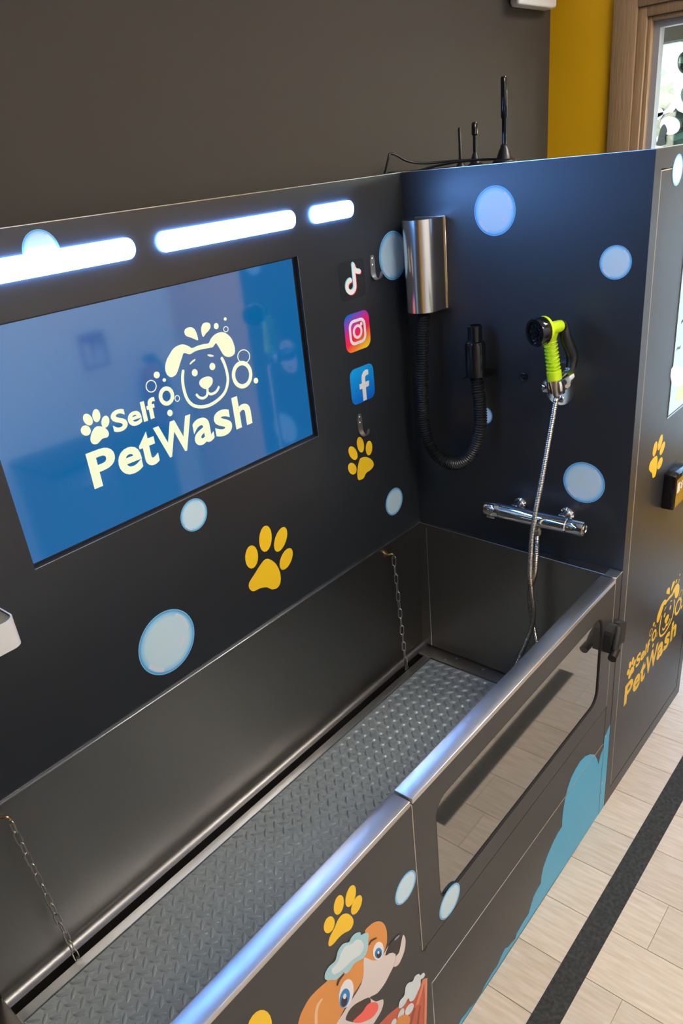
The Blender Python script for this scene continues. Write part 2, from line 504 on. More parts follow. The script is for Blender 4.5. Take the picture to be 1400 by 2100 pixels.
'paw_a_toe_1':[(-0.6799,1.1514),(-0.6843,1.1411),(-0.6903,1.1329),(-0.6974,1.1277),(-0.7049,1.1258),(-0.7121,1.1276),(-0.7181,1.1328),(-0.7225,1.1408),(-0.7249,1.1509),(-0.7249,1.162),(-0.7227,1.1732),(-0.7184,1.1832),(-0.7125,1.1912),(-0.7056,1.1965),(-0.6982,1.1984),(-0.6911,1.1969),(-0.685,1.1919),(-0.6804,1.184),(-0.6779,1.174),(-0.6778,1.1627)],
'paw_a_toe_2':[(-0.6296,1.1227),(-0.6371,1.1146),(-0.6457,1.1087),(-0.6545,1.1055),(-0.6626,1.1053),(-0.6693,1.1082),(-0.6738,1.1138),(-0.6758,1.1216),(-0.6752,1.1308),(-0.6718,1.1405),(-0.6662,1.1498),(-0.6588,1.1578),(-0.6504,1.1637),(-0.6417,1.167),(-0.6336,1.1673),(-0.6268,1.1646),(-0.6221,1.1591),(-0.62,1.1513),(-0.6206,1.1421),(-0.6239,1.1322)],
'paw_a_toe_3':[(-0.6209,1.0561),(-0.6286,1.0495),(-0.6373,1.045),(-0.646,1.0431),(-0.654,1.0439),(-0.6604,1.0473),(-0.6646,1.053),(-0.6662,1.0604),(-0.6651,1.0687),(-0.6614,1.0773),(-0.6555,1.0852),(-0.6479,1.0917),(-0.6394,1.0962),(-0.6307,1.0983),(-0.6228,1.0976),(-0.6163,1.0944),(-0.6119,1.0888),(-0.6102,1.0813),(-0.6112,1.0729),(-0.6149,1.0642)],
'paw_a_pad':[(-0.7012,1.1006),(-0.6799,1.0766),(-0.6688,1.0431),(-0.6714,1.0158),(-0.6855,1.0029),(-0.7067,1.008),(-0.7253,1.024),(-0.7492,1.0327),(-0.7737,1.0363),(-0.7852,1.0526),(-0.7812,1.0677),(-0.7602,1.0812),(-0.736,1.0967),(-0.7174,1.1049)],
'paw_b_toe_0':[(-0.297,1.2701),(-0.295,1.2628),(-0.2949,1.2563),(-0.2967,1.2512),(-0.3003,1.2482),(-0.3052,1.2474),(-0.311,1.249),(-0.3171,1.2528),(-0.3229,1.2584),(-0.3279,1.2652),(-0.3315,1.2726),(-0.3334,1.2799),(-0.3334,1.2862),(-0.3316,1.2912),(-0.3281,1.2942),(-0.3233,1.295),(-0.3176,1.2935),(-0.3115,1.2898),(-0.3057,1.2844),(-0.3007,1.2776)],
'paw_b_toe_1':[(-0.2613,1.2814),(-0.2615,1.2738),(-0.2633,1.2672),(-0.2664,1.2625),(-0.2706,1.26),(-0.2754,1.2599),(-0.2804,1.2624),(-0.285,1.2671),(-0.2889,1.2735),(-0.2915,1.2811),(-0.2928,1.289),(-0.2926,1.2965),(-0.2908,1.3029),(-0.2877,1.3076),(-0.2836,1.3101),(-0.2789,1.3102),(-0.2739,1.3079),(-0.2693,1.3033),(-0.2654,1.2969),(-0.2626,1.2894)],
'paw_b_toe_2':[(-0.224,1.256),(-0.2263,1.2495),(-0.2297,1.2442),(-0.2342,1.2406),(-0.2391,1.2391),(-0.244,1.2398),(-0.2484,1.2426),(-0.2519,1.2474),(-0.2541,1.2534),(-0.2549,1.2603),(-0.2541,1.2673),(-0.2519,1.2737),(-0.2485,1.2789),(-0.2441,1.2825),(-0.2393,1.284),(-0.2344,1.2834),(-0.23,1.2806),(-0.2265,1.276),(-0.2242,1.2699),(-0.2233,1.263)],
'paw_b_toe_3':[(-0.3057,1.2227),(-0.3052,1.2166),(-0.3066,1.2115),(-0.3098,1.2078),(-0.3144,1.2059),(-0.3199,1.206),(-0.3259,1.208),(-0.3316,1.2118),(-0.3367,1.217),(-0.3405,1.223),(-0.3427,1.2292),(-0.3431,1.2352),(-0.3417,1.2402),(-0.3386,1.2438),(-0.3341,1.2457),(-0.3287,1.2457),(-0.3227,1.2438),(-0.317,1.2401),(-0.3119,1.235),(-0.308,1.229)],
'paw_b_pad':[(-0.2821,1.244),(-0.2636,1.2414),(-0.2482,1.2348),(-0.2308,1.2206),(-0.2231,1.2051),(-0.2285,1.1961),(-0.243,1.1913),(-0.2596,1.1901),(-0.2685,1.1852),(-0.2777,1.1777),(-0.2939,1.1783),(-0.3026,1.1834),(-0.3047,1.1968),(-0.3023,1.2103),(-0.2966,1.2261),(-0.2896,1.2378)],
'paw_c_toe_0':[(-1.2937,0.8194),(-1.297,0.8161),(-1.301,0.8148),(-1.3053,0.8155),(-1.3095,0.8181),(-1.3132,0.8223),(-1.3161,0.8278),(-1.3178,0.834),(-1.3183,0.8403),(-1.3174,0.846),(-1.3152,0.8507),(-1.3121,0.8539),(-1.3082,0.8553),(-1.3039,0.8547),(-1.2997,0.8523),(-1.2959,0.8481),(-1.293,0.8427),(-1.2912,0.8364),(-1.2907,0.8301),(-1.2916,0.8242)],
'paw_c_toe_1':[(-1.2641,0.8419),(-1.2672,0.8372),(-1.2712,0.8344),(-1.2755,0.8337),(-1.2797,0.8352),(-1.2834,0.8387),(-1.2862,0.8439),(-1.288,0.8503),(-1.2884,0.8571),(-1.2875,0.8638),(-1.2854,0.8698),(-1.2823,0.8744),(-1.2784,0.8772),(-1.2742,0.8779),(-1.2701,0.8765),(-1.2663,0.8731),(-1.2634,0.868),(-1.2616,0.8617),(-1.2611,0.8548),(-1.2619,0.8479)],
'paw_c_toe_2':[(-1.2321,0.8315),(-1.236,0.8267),(-1.2407,0.8237),(-1.2455,0.823),(-1.25,0.8244),(-1.2538,0.828),(-1.2565,0.8333),(-1.2578,0.8398),(-1.2577,0.8468),(-1.2561,0.8538),(-1.2532,0.8599),(-1.2493,0.8647),(-1.2447,0.8676),(-1.24,0.8685),(-1.2355,0.8671),(-1.2317,0.8637),(-1.2289,0.8585),(-1.2275,0.852),(-1.2276,0.8449),(-1.2291,0.8378)],
'paw_c_toe_3':[(-1.2212,0.7945),(-1.2258,0.7913),(-1.2309,0.7899),(-1.236,0.7904),(-1.2405,0.7927),(-1.244,0.7965),(-1.2463,0.8016),(-1.247,0.8074),(-1.2461,0.8133),(-1.2437,0.8187),(-1.2401,0.8232),(-1.2355,0.8264),(-1.2305,0.8279),(-1.2254,0.8275),(-1.2209,0.8253),(-1.2173,0.8215),(-1.215,0.8165),(-1.2142,0.8107),(-1.2151,0.8047),(-1.2174,0.7991)],
'paw_c_pad':[(-1.2699,0.824),(-1.2566,0.8129),(-1.2457,0.7904),(-1.2456,0.7733),(-1.2557,0.7673),(-1.2722,0.7761),(-1.2866,0.7802),(-1.3014,0.7801),(-1.3114,0.7844),(-1.3136,0.7942),(-1.307,0.8057),(-1.2935,0.8144),(-1.2823,0.8234)],
'paw_d_toe_0':[(0.1903,1.2211),(0.1872,1.2151),(0.183,1.2104),(0.1781,1.2073),(0.1729,1.2061),(0.168,1.2071),(0.1639,1.21),(0.1609,1.2145),(0.1593,1.2203),(0.1594,1.2268),(0.161,1.2332),(0.164,1.2391),(0.1682,1.2438),(0.1731,1.2469),(0.1782,1.2481),(0.1831,1.2472),(0.1872,1.2444),(0.1903,1.2399),(0.1919,1.2341),(0.1919,1.2276)],
'paw_d_toe_1':[(0.2289,1.2275),(0.2249,1.2214),(0.22,1.2166),(0.2144,1.2134),(0.2089,1.2122),(0.204,1.2131),(0.2,1.216),(0.1975,1.2206),(0.1967,1.2265),(0.1975,1.233),(0.2,1.2395),(0.2039,1.2455),(0.2088,1.2503),(0.2143,1.2535),(0.2198,1.2547),(0.2247,1.2539),(0.2287,1.251),(0.2313,1.2465),(0.2322,1.2406),(0.2314,1.2341)],
'paw_d_toe_2':[(0.2523,1.2011),(0.2474,1.1964),(0.2416,1.1928),(0.2353,1.1907),(0.2294,1.1903),(0.2242,1.1915),(0.2204,1.1944),(0.2183,1.1985),(0.2181,1.2035),(0.2198,1.2089),(0.2232,1.2142),(0.2281,1.2189),(0.2339,1.2224),(0.24,1.2246),(0.246,1.2251),(0.2512,1.2239),(0.255,1.2211),(0.2572,1.217),(0.2575,1.2119),(0.2558,1.2065)],
'paw_d_toe_3':[(0.2461,1.1567),(0.2415,1.1526),(0.2357,1.1497),(0.2293,1.1482),(0.223,1.1484),(0.2172,1.1501),(0.2127,1.1533),(0.2098,1.1575),(0.2088,1.1624),(0.2098,1.1675),(0.2127,1.1723),(0.2172,1.1764),(0.2229,1.1793),(0.2292,1.1808),(0.2356,1.1807),(0.2414,1.1791),(0.246,1.176),(0.2489,1.1717),(0.25,1.1668),(0.249,1.1616)],
'paw_d_pad':[(0.1981,1.1979),(0.2047,1.1845),(0.2055,1.1675),(0.2053,1.1488),(0.1988,1.1361),(0.1848,1.1351),(0.1764,1.1407),(0.1695,1.1545),(0.1571,1.1637),(0.1429,1.1753),(0.1407,1.1853),(0.1474,1.1956),(0.1668,1.2015),(0.1855,1.2014)],
'foam':[(-0.002,0.2873),(-0.0269,0.2954),(-0.0521,0.2901),(-0.0693,0.2754),(-0.0813,0.2497),(-0.0961,0.2857),(-0.1193,0.3208),(-0.1531,0.3482),(-0.1914,0.3696),(-0.2272,0.3776),(-0.2608,0.3712),(-0.2879,0.3602),(-0.3082,0.3373),(-0.3226,0.3095),(-0.3311,0.2765),(-0.3361,0.24),(-0.3357,0.2052),(-0.3644,0.2035),(-0.3962,0.1913),(-0.4273,0.172),(-0.4525,0.1475),(-0.4648,0.1173),(-0.4668,0.0908),(-0.4918,0.0877),(-0.5122,0.0802),(-0.5269,0.0597),(-0.5416,0.0355),(-0.5669,0.0377),(-0.5918,0.0325),(-0.6114,0.0291),(-0.6181,0.0148),(-0.6376,0.0225),(-0.6597,0.0262),(-0.6786,0.0409),(-0.7019,0.0322),(-0.7204,0.0182),(-0.7522,0.0206),(-0.779,0.0176),(-0.8012,0.0092),(-0.819,-0.0044),(-0.8444,0.0068),(-0.8693,0.0176),(-0.8858,0.018),(-0.9061,0.0234),(-0.9185,0.0173)],
'dog_head':[(-1.426,0.6415),(-1.4197,0.6728),(-1.4065,0.7006),(-1.3944,0.7105),(-1.3799,0.7174),(-1.362,0.7169),(-1.3444,0.7124),(-1.3326,0.709),(-1.3234,0.7073),(-1.282,0.6828),(-1.2567,0.6722),(-1.2307,0.6613),(-1.2161,0.6779),(-1.2115,0.6992),(-1.2174,0.7205),(-1.2018,0.7195),(-1.1885,0.7135),(-1.1755,0.7025),(-1.1642,0.6853),(-1.1575,0.6635),(-1.1564,0.6417),(-1.1597,0.6196),(-1.1669,0.607),(-1.1773,0.5982),(-1.1922,0.5983),(-1.2233,0.6114),(-1.2387,0.6025),(-1.2608,0.5952),(-1.2822,0.591),(-1.3036,0.5839),(-1.3261,0.5682),(-1.3425,0.548),(-1.3642,0.5355),(-1.3988,0.5747)],
'dog_muzzle':[(-1.23,0.6537),(-1.2223,0.6453),(-1.2106,0.6256),(-1.1949,0.6058),(-1.1773,0.5982),(-1.1556,0.6062),(-1.1626,0.595),(-1.1689,0.59),(-1.1565,0.5825),(-1.1443,0.5707),(-1.1368,0.5575),(-1.1396,0.5428),(-1.147,0.5297),(-1.1595,0.5229),(-1.1761,0.5139),(-1.1917,0.5113),(-1.2066,0.5136),(-1.2236,0.5262),(-1.2274,0.5256),(-1.2128,0.4945),(-1.1992,0.4818),(-1.19,0.4718),(-1.1913,0.4583),(-1.1997,0.4464),(-1.2158,0.441),(-1.2349,0.44),(-1.266,0.4562),(-1.2977,0.4852),(-1.3247,0.534),(-1.3293,0.569),(-1.3045,0.578),(-1.2868,0.5829),(-1.2655,0.587),(-1.2468,0.595),(-1.2375,0.6114),(-1.2341,0.6314)],
'dog_mouth':[(-1.3011,0.5557),(-1.2894,0.5651),(-1.2725,0.5624),(-1.2531,0.5498),(-1.2303,0.5312),(-1.2272,0.5126),(-1.2372,0.5071),(-1.2521,0.5047),(-1.266,0.5085),(-1.2792,0.5153),(-1.2963,0.542)],
'dog_tongue':[(-1.2836,0.5213),(-1.273,0.5216),(-1.2543,0.515),(-1.2394,0.5175),(-1.2258,0.5089),(-1.2114,0.4902),(-1.2071,0.4733),(-1.2131,0.4622),(-1.2281,0.4632),(-1.2451,0.4749),(-1.2645,0.4935)],
'dog_nose':[(-1.1556,0.6062),(-1.1384,0.6057),(-1.1196,0.6001),(-1.1084,0.5864),(-1.1144,0.5747),(-1.1221,0.5584),(-1.1361,0.5567),(-1.1443,0.5707),(-1.1565,0.5825),(-1.1689,0.59)],
'dog_nose_edge':[(-1.1073,0.5852),(-1.1021,0.5696),(-1.1025,0.5538),(-1.1085,0.5352),(-1.1199,0.5229),(-1.1305,0.5172),(-1.1419,0.5224),(-1.1486,0.5334),(-1.1421,0.5384),(-1.1368,0.5503),(-1.127,0.5496),(-1.1197,0.5628),(-1.1134,0.5771)],
'dog_nose_gloss':[(-1.137,0.6016),(-1.1309,0.6041),(-1.119,0.5984),(-1.1221,0.5952),(-1.1297,0.5968)],
'dog_head_foam':[(-1.3359,0.7228),(-1.3329,0.7351),(-1.3212,0.7401),(-1.3046,0.736),(-1.298,0.7474),(-1.2906,0.7545),(-1.2778,0.7539),(-1.2634,0.7414),(-1.256,0.7465),(-1.2431,0.7439),(-1.2311,0.7328),(-1.2306,0.7241),(-1.2164,0.7152),(-1.2093,0.7032),(-1.2131,0.6877),(-1.216,0.671),(-1.2238,0.66),(-1.2345,0.6591),(-1.2567,0.6722),(-1.2707,0.669),(-1.2835,0.6729),(-1.2896,0.6871),(-1.292,0.6818),(-1.3105,0.6881),(-1.3212,0.7013),(-1.3293,0.7098)],
'dog_head_foam_light':[(-1.3173,0.7257),(-1.3014,0.7258),(-1.2864,0.74),(-1.2731,0.7421),(-1.2584,0.73),(-1.2425,0.7246),(-1.2311,0.7083),(-1.2271,0.6873),(-1.2388,0.6776),(-1.2613,0.6876),(-1.2807,0.6912),(-1.2994,0.6974),(-1.3137,0.7084)],
'dog_basin':[(-1.2458,0.3851),(-1.2096,0.4133),(-1.181,0.4061),(-1.1426,0.3868),(-1.1061,0.3752),(-1.0616,0.363),(-1.0459,0.3637),(-1.0369,0.3526),(-1.0421,0.3014),(-1.0532,0.1962),(-1.0645,0.0903),(-1.2126,0.2757)],
'dog_basin_rim':[(-1.0543,0.37),(-1.0368,0.354),(-1.0421,0.3014),(-1.0536,0.1968),(-1.0628,0.2093),(-1.0511,0.313),(-1.0507,0.3494),(-1.0755,0.3071),(-1.0878,0.3171),(-1.0625,0.3521)],
'dog_basin_foam':[(-1.1444,0.3892),(-1.1389,0.4018),(-1.1225,0.4003),(-1.1163,0.4199),(-1.1056,0.4221),(-1.09,0.4085),(-1.0808,0.4148),(-1.0665,0.4058),(-1.061,0.3936),(-1.0503,0.39),(-1.0448,0.3764),(-1.0518,0.373),(-1.0615,0.379),(-1.0639,0.3619),(-1.078,0.3515),(-1.0918,0.3448),(-1.1057,0.3568),(-1.1104,0.3748),(-1.1236,0.3699),(-1.1397,0.3758)],
'dog_paw_on_basin':[(-1.16,0.3417),(-1.1544,0.3545),(-1.1422,0.3522),(-1.1269,0.3371),(-1.1142,0.3148),(-1.1105,0.2953),(-1.1192,0.2862),(-1.1362,0.2886),(-1.1579,0.3226)],
'dog_brow_a':[(-1.3106,0.671),(-1.3051,0.6814),(-1.2906,0.6806),(-1.2881,0.675),(-1.3004,0.6739),(-1.3073,0.6675)],
'dog_brow_b':[(-1.2139,0.676),(-1.2052,0.6804),(-1.1897,0.6703),(-1.1888,0.666),(-1.2025,0.6739),(-1.2109,0.6725)],
'dog_ear_fold':[(-1.3771,0.6377),(-1.3731,0.666),(-1.365,0.6816),(-1.3509,0.6825),(-1.3495,0.6781),(-1.3604,0.6724),(-1.3666,0.6573),(-1.3718,0.6305)],
'dog_basin_line_a':[(-1.0923,0.3167),(-1.0866,0.3071),(-1.1077,0.2705),(-1.1154,0.281)],
'dog_basin_line_b':[(-1.0718,0.2982),(-1.0675,0.2909),(-1.082,0.2355),(-1.088,0.2437)],
'dog_eye_a':[(-1.2729,0.5938),(-1.2779,0.5865),(-1.2841,0.5825),(-1.2908,0.5822),(-1.2974,0.5856),(-1.3031,0.5924),(-1.3075,0.6017),(-1.3101,0.6128),(-1.3108,0.6244),(-1.3094,0.6355),(-1.3061,0.6451),(-1.3012,0.6522),(-1.2952,0.6562),(-1.2887,0.6567),(-1.2822,0.6536),(-1.2764,0.6472),(-1.2719,0.638),(-1.2691,0.627),(-1.2683,0.6152),(-1.2696,0.6037)],
'dog_iris_a':[(-1.2842,0.5957),(-1.2875,0.5909),(-1.2917,0.5883),(-1.2962,0.5882),(-1.3007,0.5907),(-1.3046,0.5954),(-1.3077,0.6018),(-1.3096,0.6094),(-1.3101,0.6173),(-1.3092,0.6249),(-1.307,0.6313),(-1.3037,0.636),(-1.2997,0.6386),(-1.2952,0.6388),(-1.2908,0.6365),(-1.2868,0.6319),(-1.2837,0.6256),(-1.2817,0.618),(-1.2811,0.61),(-1.282,0.6023)],
'dog_pupil_a':[(-1.2911,0.5964),(-1.293,0.5937),(-1.2955,0.5924),(-1.2982,0.5926),(-1.3009,0.5943),(-1.3034,0.5973),(-1.3053,0.6013),(-1.3066,0.6059),(-1.307,0.6107),(-1.3066,0.6151),(-1.3054,0.6189),(-1.3035,0.6215),(-1.3011,0.6228),(-1.2984,0.6226),(-1.2957,0.621),(-1.2932,0.6181),(-1.2913,0.6141),(-1.29,0.6095),(-1.2895,0.6047),(-1.2899,0.6002)],
'dog_glint_a':[(-1.2918,0.6138),(-1.2927,0.6125),(-1.294,0.6119),(-1.2954,0.612),(-1.2967,0.6129),(-1.298,0.6144),(-1.299,0.6165),(-1.2997,0.6188),(-1.3,0.6212),(-1.2998,0.6235),(-1.2992,0.6254),(-1.2982,0.6267),(-1.297,0.6273),(-1.2956,0.6272),(-1.2942,0.6263),(-1.293,0.6248),(-1.2919,0.6228),(-1.2913,0.6204),(-1.291,0.618),(-1.2912,0.6157)],
'dog_eye_b':[(-1.1727,0.6073),(-1.1755,0.6019),(-1.1795,0.599),(-1.1843,0.5989),(-1.1894,0.6016),(-1.1942,0.6067),(-1.1984,0.6137),(-1.2015,0.622),(-1.2032,0.6307),(-1.2034,0.639),(-1.202,0.6461),(-1.1992,0.6513),(-1.1953,0.6542),(-1.1907,0.6544),(-1.1857,0.652),(-1.1808,0.647),(-1.1766,0.6401),(-1.1734,0.6319),(-1.1716,0.623),(-1.1713,0.6146)],
'dog_iris_b':[(-1.1785,0.6079),(-1.1802,0.6049),(-1.1827,0.6034),(-1.1857,0.6036),(-1.189,0.6056),(-1.1922,0.609),(-1.195,0.6136),(-1.1971,0.6189),(-1.1984,0.6243),(-1.1986,0.6294),(-1.1979,0.6337),(-1.1962,0.6367),(-1.1937,0.6381),(-1.1908,0.6379),(-1.1875,0.6361),(-1.1843,0.6327),(-1.1815,0.6282),(-1.1794,0.6229),(-1.1781,0.6174),(-1.1778,0.6122)],
'dog_pupil_b':[(-1.1815,0.6074),(-1.1826,0.6055),(-1.1842,0.6047),(-1.1861,0.6049),(-1.1882,0.6062),(-1.1903,0.6084),(-1.1921,0.6113),(-1.1935,0.6147),(-1.1943,0.6182),(-1.1945,0.6214),(-1.194,0.6241),(-1.193,0.626),(-1.1914,0.6269),(-1.1895,0.6267),(-1.1874,0.6254),(-1.1853,0.6232),(-1.1835,0.6203),(-1.1821,0.6169),(-1.1813,0.6134),(-1.181,0.6102)],
'dog_glint_b':[(-1.1861,0.6204),(-1.1866,0.6195),(-1.1874,0.6191),(-1.1882,0.6191),(-1.1892,0.6197),(-1.1901,0.6207),(-1.1909,0.622),(-1.1915,0.6235),(-1.1919,0.6251),(-1.192,0.6266),(-1.1918,0.6278),(-1.1913,0.6287),(-1.1906,0.6292),(-1.1897,0.6291),(-1.1887,0.6286),(-1.1878,0.6276),(-1.187,0.6263),(-1.1864,0.6247),(-1.186,0.6231),(-1.1859,0.6216)],
'dog_bit_a':[(-1.1013,0.3167),(-1.1059,0.3164),(-1.1109,0.3179),(-1.1158,0.3209),(-1.1201,0.3252),(-1.1234,0.3304),(-1.1254,0.3358),(-1.1259,0.3411),(-1.1249,0.3457),(-1.1224,0.3492),(-1.1188,0.3512),(-1.1143,0.3515),(-1.1094,0.3501),(-1.1045,0.3472),(-1.1002,0.3429),(-1.0968,0.3378),(-1.0947,0.3323),(-1.0941,0.3269),(-1.0951,0.3222),(-1.0976,0.3187)],
'dog_bit_b':[(-1.1326,0.3421),(-1.1361,0.3402),(-1.1399,0.3397),(-1.1437,0.3407),(-1.1471,0.3431),(-1.1498,0.3467),(-1.1515,0.3511),(-1.152,0.3558),(-1.1514,0.3605),(-1.1496,0.3647),(-1.1469,0.3679),(-1.1435,0.3698),(-1.1397,0.3704),(-1.1359,0.3694),(-1.1325,0.3671),(-1.1298,0.3635),(-1.1281,0.3591),(-1.1275,0.3543),(-1.1281,0.3496),(-1.1298,0.3454)],
'dog_bit_c':[(-1.16,0.3469),(-1.1627,0.3454),(-1.1657,0.3453),(-1.1688,0.3464),(-1.1716,0.3487),(-1.1739,0.352),(-1.1755,0.3559),(-1.1761,0.36),(-1.1758,0.364),(-1.1746,0.3674),(-1.1726,0.3699),(-1.1699,0.3714),(-1.1669,0.3715),(-1.1638,0.3704),(-1.161,0.3682),(-1.1587,0.3649),(-1.1571,0.361),(-1.1564,0.3569),(-1.1567,0.3529),(-1.1579,0.3494)],
'fb1':[(-1.0623,0.6762),(-1.0686,0.6713),(-1.0766,0.67),(-1.0854,0.6724),(-1.0941,0.6782),(-1.1019,0.6868),(-1.108,0.6973),(-1.1119,0.7087),(-1.1132,0.7199),(-1.1118,0.7298),(-1.108,0.7375),(-1.1019,0.7423),(-1.0943,0.7438),(-1.0857,0.7418),(-1.0771,0.7364),(-1.0692,0.7281),(-1.0628,0.7177),(-1.0586,0.7061),(-1.057,0.6946),(-1.0583,0.6843)],
'fb2':[(-0.9,0.4599),(-0.9102,0.4534),(-0.9226,0.4522),(-0.9358,0.4562),(-0.9486,0.4649),(-0.9596,0.4774),(-0.9679,0.4924),(-0.9727,0.5084),(-0.9737,0.5238),(-0.9707,0.5374),(-0.964,0.5478),(-0.9544,0.5542),(-0.9426,0.5558),(-0.9298,0.5525),(-0.9171,0.5445),(-0.9057,0.5326),(-0.8969,0.5177),(-0.8915,0.5013),(-0.8902,0.4851),(-0.8931,0.4708)],
'toe_e':[(-1.4706,0.7436),(-1.4773,0.7358),(-1.4852,0.7325),(-1.4938,0.734),(-1.5019,0.74),(-1.5089,0.7499),(-1.5141,0.7626),(-1.517,0.7768),(-1.5174,0.7911),(-1.5152,0.8043),(-1.5108,0.8151),(-1.5045,0.8226),(-1.4969,0.826),(-1.4887,0.825),(-1.4806,0.8197),(-1.4735,0.8104),(-1.468,0.798),(-1.4647,0.7837),(-1.464,0.7689),(-1.4661,0.755)],
'cl':[(0.1048,0.3522),(0.59,0.363),(0.105,0.4375)],
'cs_green':[(0.2238,1.8244),(0.233,1.6835),(0.2552,1.6774),(0.2675,1.6812),(0.2713,1.6992),(0.2459,1.8012)],
'cs_leaf':[(0.3046,1.3264),(0.3109,1.3624),(0.3217,1.3633),(0.3645,1.3636),(0.4029,1.3774),(0.4242,1.3106),(0.3786,1.3173),(0.3455,1.3207)],
'cs_hill':[(0.2408,1.4386),(0.2838,1.4372),(0.3488,1.4151),(0.3892,1.4206),(0.417,1.3331),(0.3685,1.3505),(0.259,1.3921)],
'film_h1':[(-0.0383,2.1669),(-0.0372,2.1401),(-0.0288,2.1165),(-0.0138,2.0985),(0.0064,2.088),(0.0299,2.0862),(0.0544,2.0932),(0.0774,2.1086),(0.0965,2.1307),(0.1098,2.1574),(0.1158,2.1858),(0.1142,2.2131),(0.105,2.2365),(0.0893,2.2538),(0.0688,2.2634),(0.0455,2.2645),(0.0216,2.257),(-0.0006,2.2418),(-0.019,2.2203),(-0.032,2.1945)],
'film_h2':[(-0.1045,2.2607),(-0.1043,2.2478),(-0.101,2.2365),(-0.0949,2.228),(-0.0866,2.2231),(-0.0769,2.2223),(-0.0667,2.2257),(-0.0571,2.2331),(-0.0489,2.2436),(-0.0431,2.2562),(-0.0402,2.2697),(-0.0405,2.2827),(-0.044,2.294),(-0.0502,2.3023),(-0.0585,2.3071),(-0.0682,2.3077),(-0.0783,2.3042),(-0.0878,2.2969),(-0.0958,2.2865),(-0.1015,2.2741)],
'film_h3':[(-0.123,2.1394),(-0.1228,2.1278),(-0.1199,2.1177),(-0.1145,2.11),(-0.1071,2.1054),(-0.0985,2.1046),(-0.0894,2.1074),(-0.0809,2.1138),(-0.0737,2.123),(-0.0685,2.1342),(-0.0659,2.1462),(-0.0662,2.1578),(-0.0692,2.1679),(-0.0747,2.1755),(-0.0821,2.1799),(-0.0907,2.1806),(-0.0996,2.1777),(-0.1081,2.1713),(-0.1152,2.1622),(-0.1203,2.1512)],
'film_h4':[(0.0567,2.0404),(0.0381,2.0629),(0.0056,2.0775),(-0.0205,2.0837),(-0.0387,2.0832),(-0.0504,2.0988),(-0.0632,2.085),(-0.0871,2.0736),(-0.1157,2.0469),(-0.1331,2.0037),(-0.1231,1.9445),(-0.0404,1.9424),(0.029,1.9577)],
'film_w1':[(0.0061,2.0716),(0.0108,2.0657),(0.0169,2.0614),(0.0238,2.0592),(0.0308,2.0593),(0.0371,2.0617),(0.0423,2.0661),(0.0457,2.0722),(0.047,2.0792),(0.0461,2.0866),(0.0431,2.0936),(0.0383,2.0995),(0.0322,2.1037),(0.0253,2.1058),(0.0184,2.1056),(0.0121,2.1033),(0.007,2.0989),(0.0037,2.0929),(0.0023,2.0859),(0.0032,2.0785)],
'film_w2':[(-0.0754,2.0272),(-0.0744,2.0162),(-0.0693,2.0067),(-0.0605,1.9995),(-0.0488,1.9954),(-0.0355,1.9949),(-0.0217,1.998),(-0.0089,2.0044),(0.0016,2.0135),(0.0088,2.0244),(0.012,2.036),(0.0108,2.0471),(0.0055,2.0566),(-0.0035,2.0637),(-0.0153,2.0676),(-0.0286,2.0679),(-0.0422,2.0647),(-0.0548,2.0583),(-0.0651,2.0494),(-0.0722,2.0387)],
'film_w3':[(0.0012,1.9799),(0.0014,1.9762),(0.0027,1.9728),(0.0049,1.9703),(0.0078,1.9688),(0.0111,1.9685),(0.0146,1.9694),(0.0178,1.9714),(0.0205,1.9744),(0.0224,1.978),(0.0232,1.9819),(0.023,1.9857),(0.0218,1.989),(0.0196,1.9916),(0.0167,1.993),(0.0133,1.9933),(0.0099,1.9924),(0.0066,1.9904),(0.004,1.9874),(0.0021,1.9838)],
'film_fig':[(-0.0078,2.04),(-0.0217,2.0175),(-0.0214,2.0023),(-0.014,1.9908),(-0.0154,1.9569),(0.0204,1.9569),(0.0171,1.9783),(0.0127,2.0055),(0.0063,2.0293)],
'film_edge':[(0.0561,2.3485),(-0.0593,2.3559),(0.05,2.4448),(-0.0499,2.4483),(0.0479,2.4211),(-0.0524,2.4237)],
'dry_hose':[(-0.06,-0.0968,1.6291),(-0.065,-0.0919,1.5466),(-0.07,-0.0885,1.4613),(-0.07,-0.0848,1.3717),(-0.07,-0.0861,1.3027),(-0.07,-0.0989,1.2416),(-0.07,-0.1308,1.1987),(-0.07,-0.1797,1.1813),(-0.07,-0.2269,1.1988),(-0.065,-0.2585,1.2409),(-0.06,-0.2765,1.3023),(-0.055,-0.2748,1.374),(-0.052,-0.266,1.4296),(-0.05,-0.2606,1.4569)],
'nozzle':[(-0.05,-0.2605,1.454),(-0.05,-0.2578,1.5505),(-0.05,-0.2588,1.5974)],
'sh_hose_a':[(-0.078,-0.5186,1.4614),(-0.085,-0.5206,1.4178),(-0.09,-0.5138,1.3582),(-0.098,-0.5057,1.2837),(-0.105,-0.4954,1.1987),(-0.11,-0.4848,1.1244),(-0.11,-0.4742,1.0454),(-0.11,-0.4692,0.9728),(-0.11,-0.4674,0.8904),(-0.105,-0.4723,0.8218),(-0.1,-0.4772,0.7601),(-0.1,-0.4701,0.6956),(-0.11,-0.453,0.6314),(-0.12,-0.4369,0.5754)],
'sh_hose_b':[(-0.07,-0.4679,1.0264),(-0.075,-0.4711,0.9895),(-0.09,-0.4766,0.9411),(-0.095,-0.474,0.8849),(-0.09,-0.4581,0.8183),(-0.085,-0.4597,0.7551),(-0.085,-0.4706,0.6962),(-0.09,-0.4839,0.6494)],
'gun':[(-0.078,-0.5126,1.479),(-0.085,-0.4995,1.5856),(-0.08,-0.5251,1.6151),(-0.155,-0.4956,1.6129),(-0.14,-0.501,1.6147),(-0.075,-0.5265,1.6189),(-0.055,-0.5421,1.5152)]}

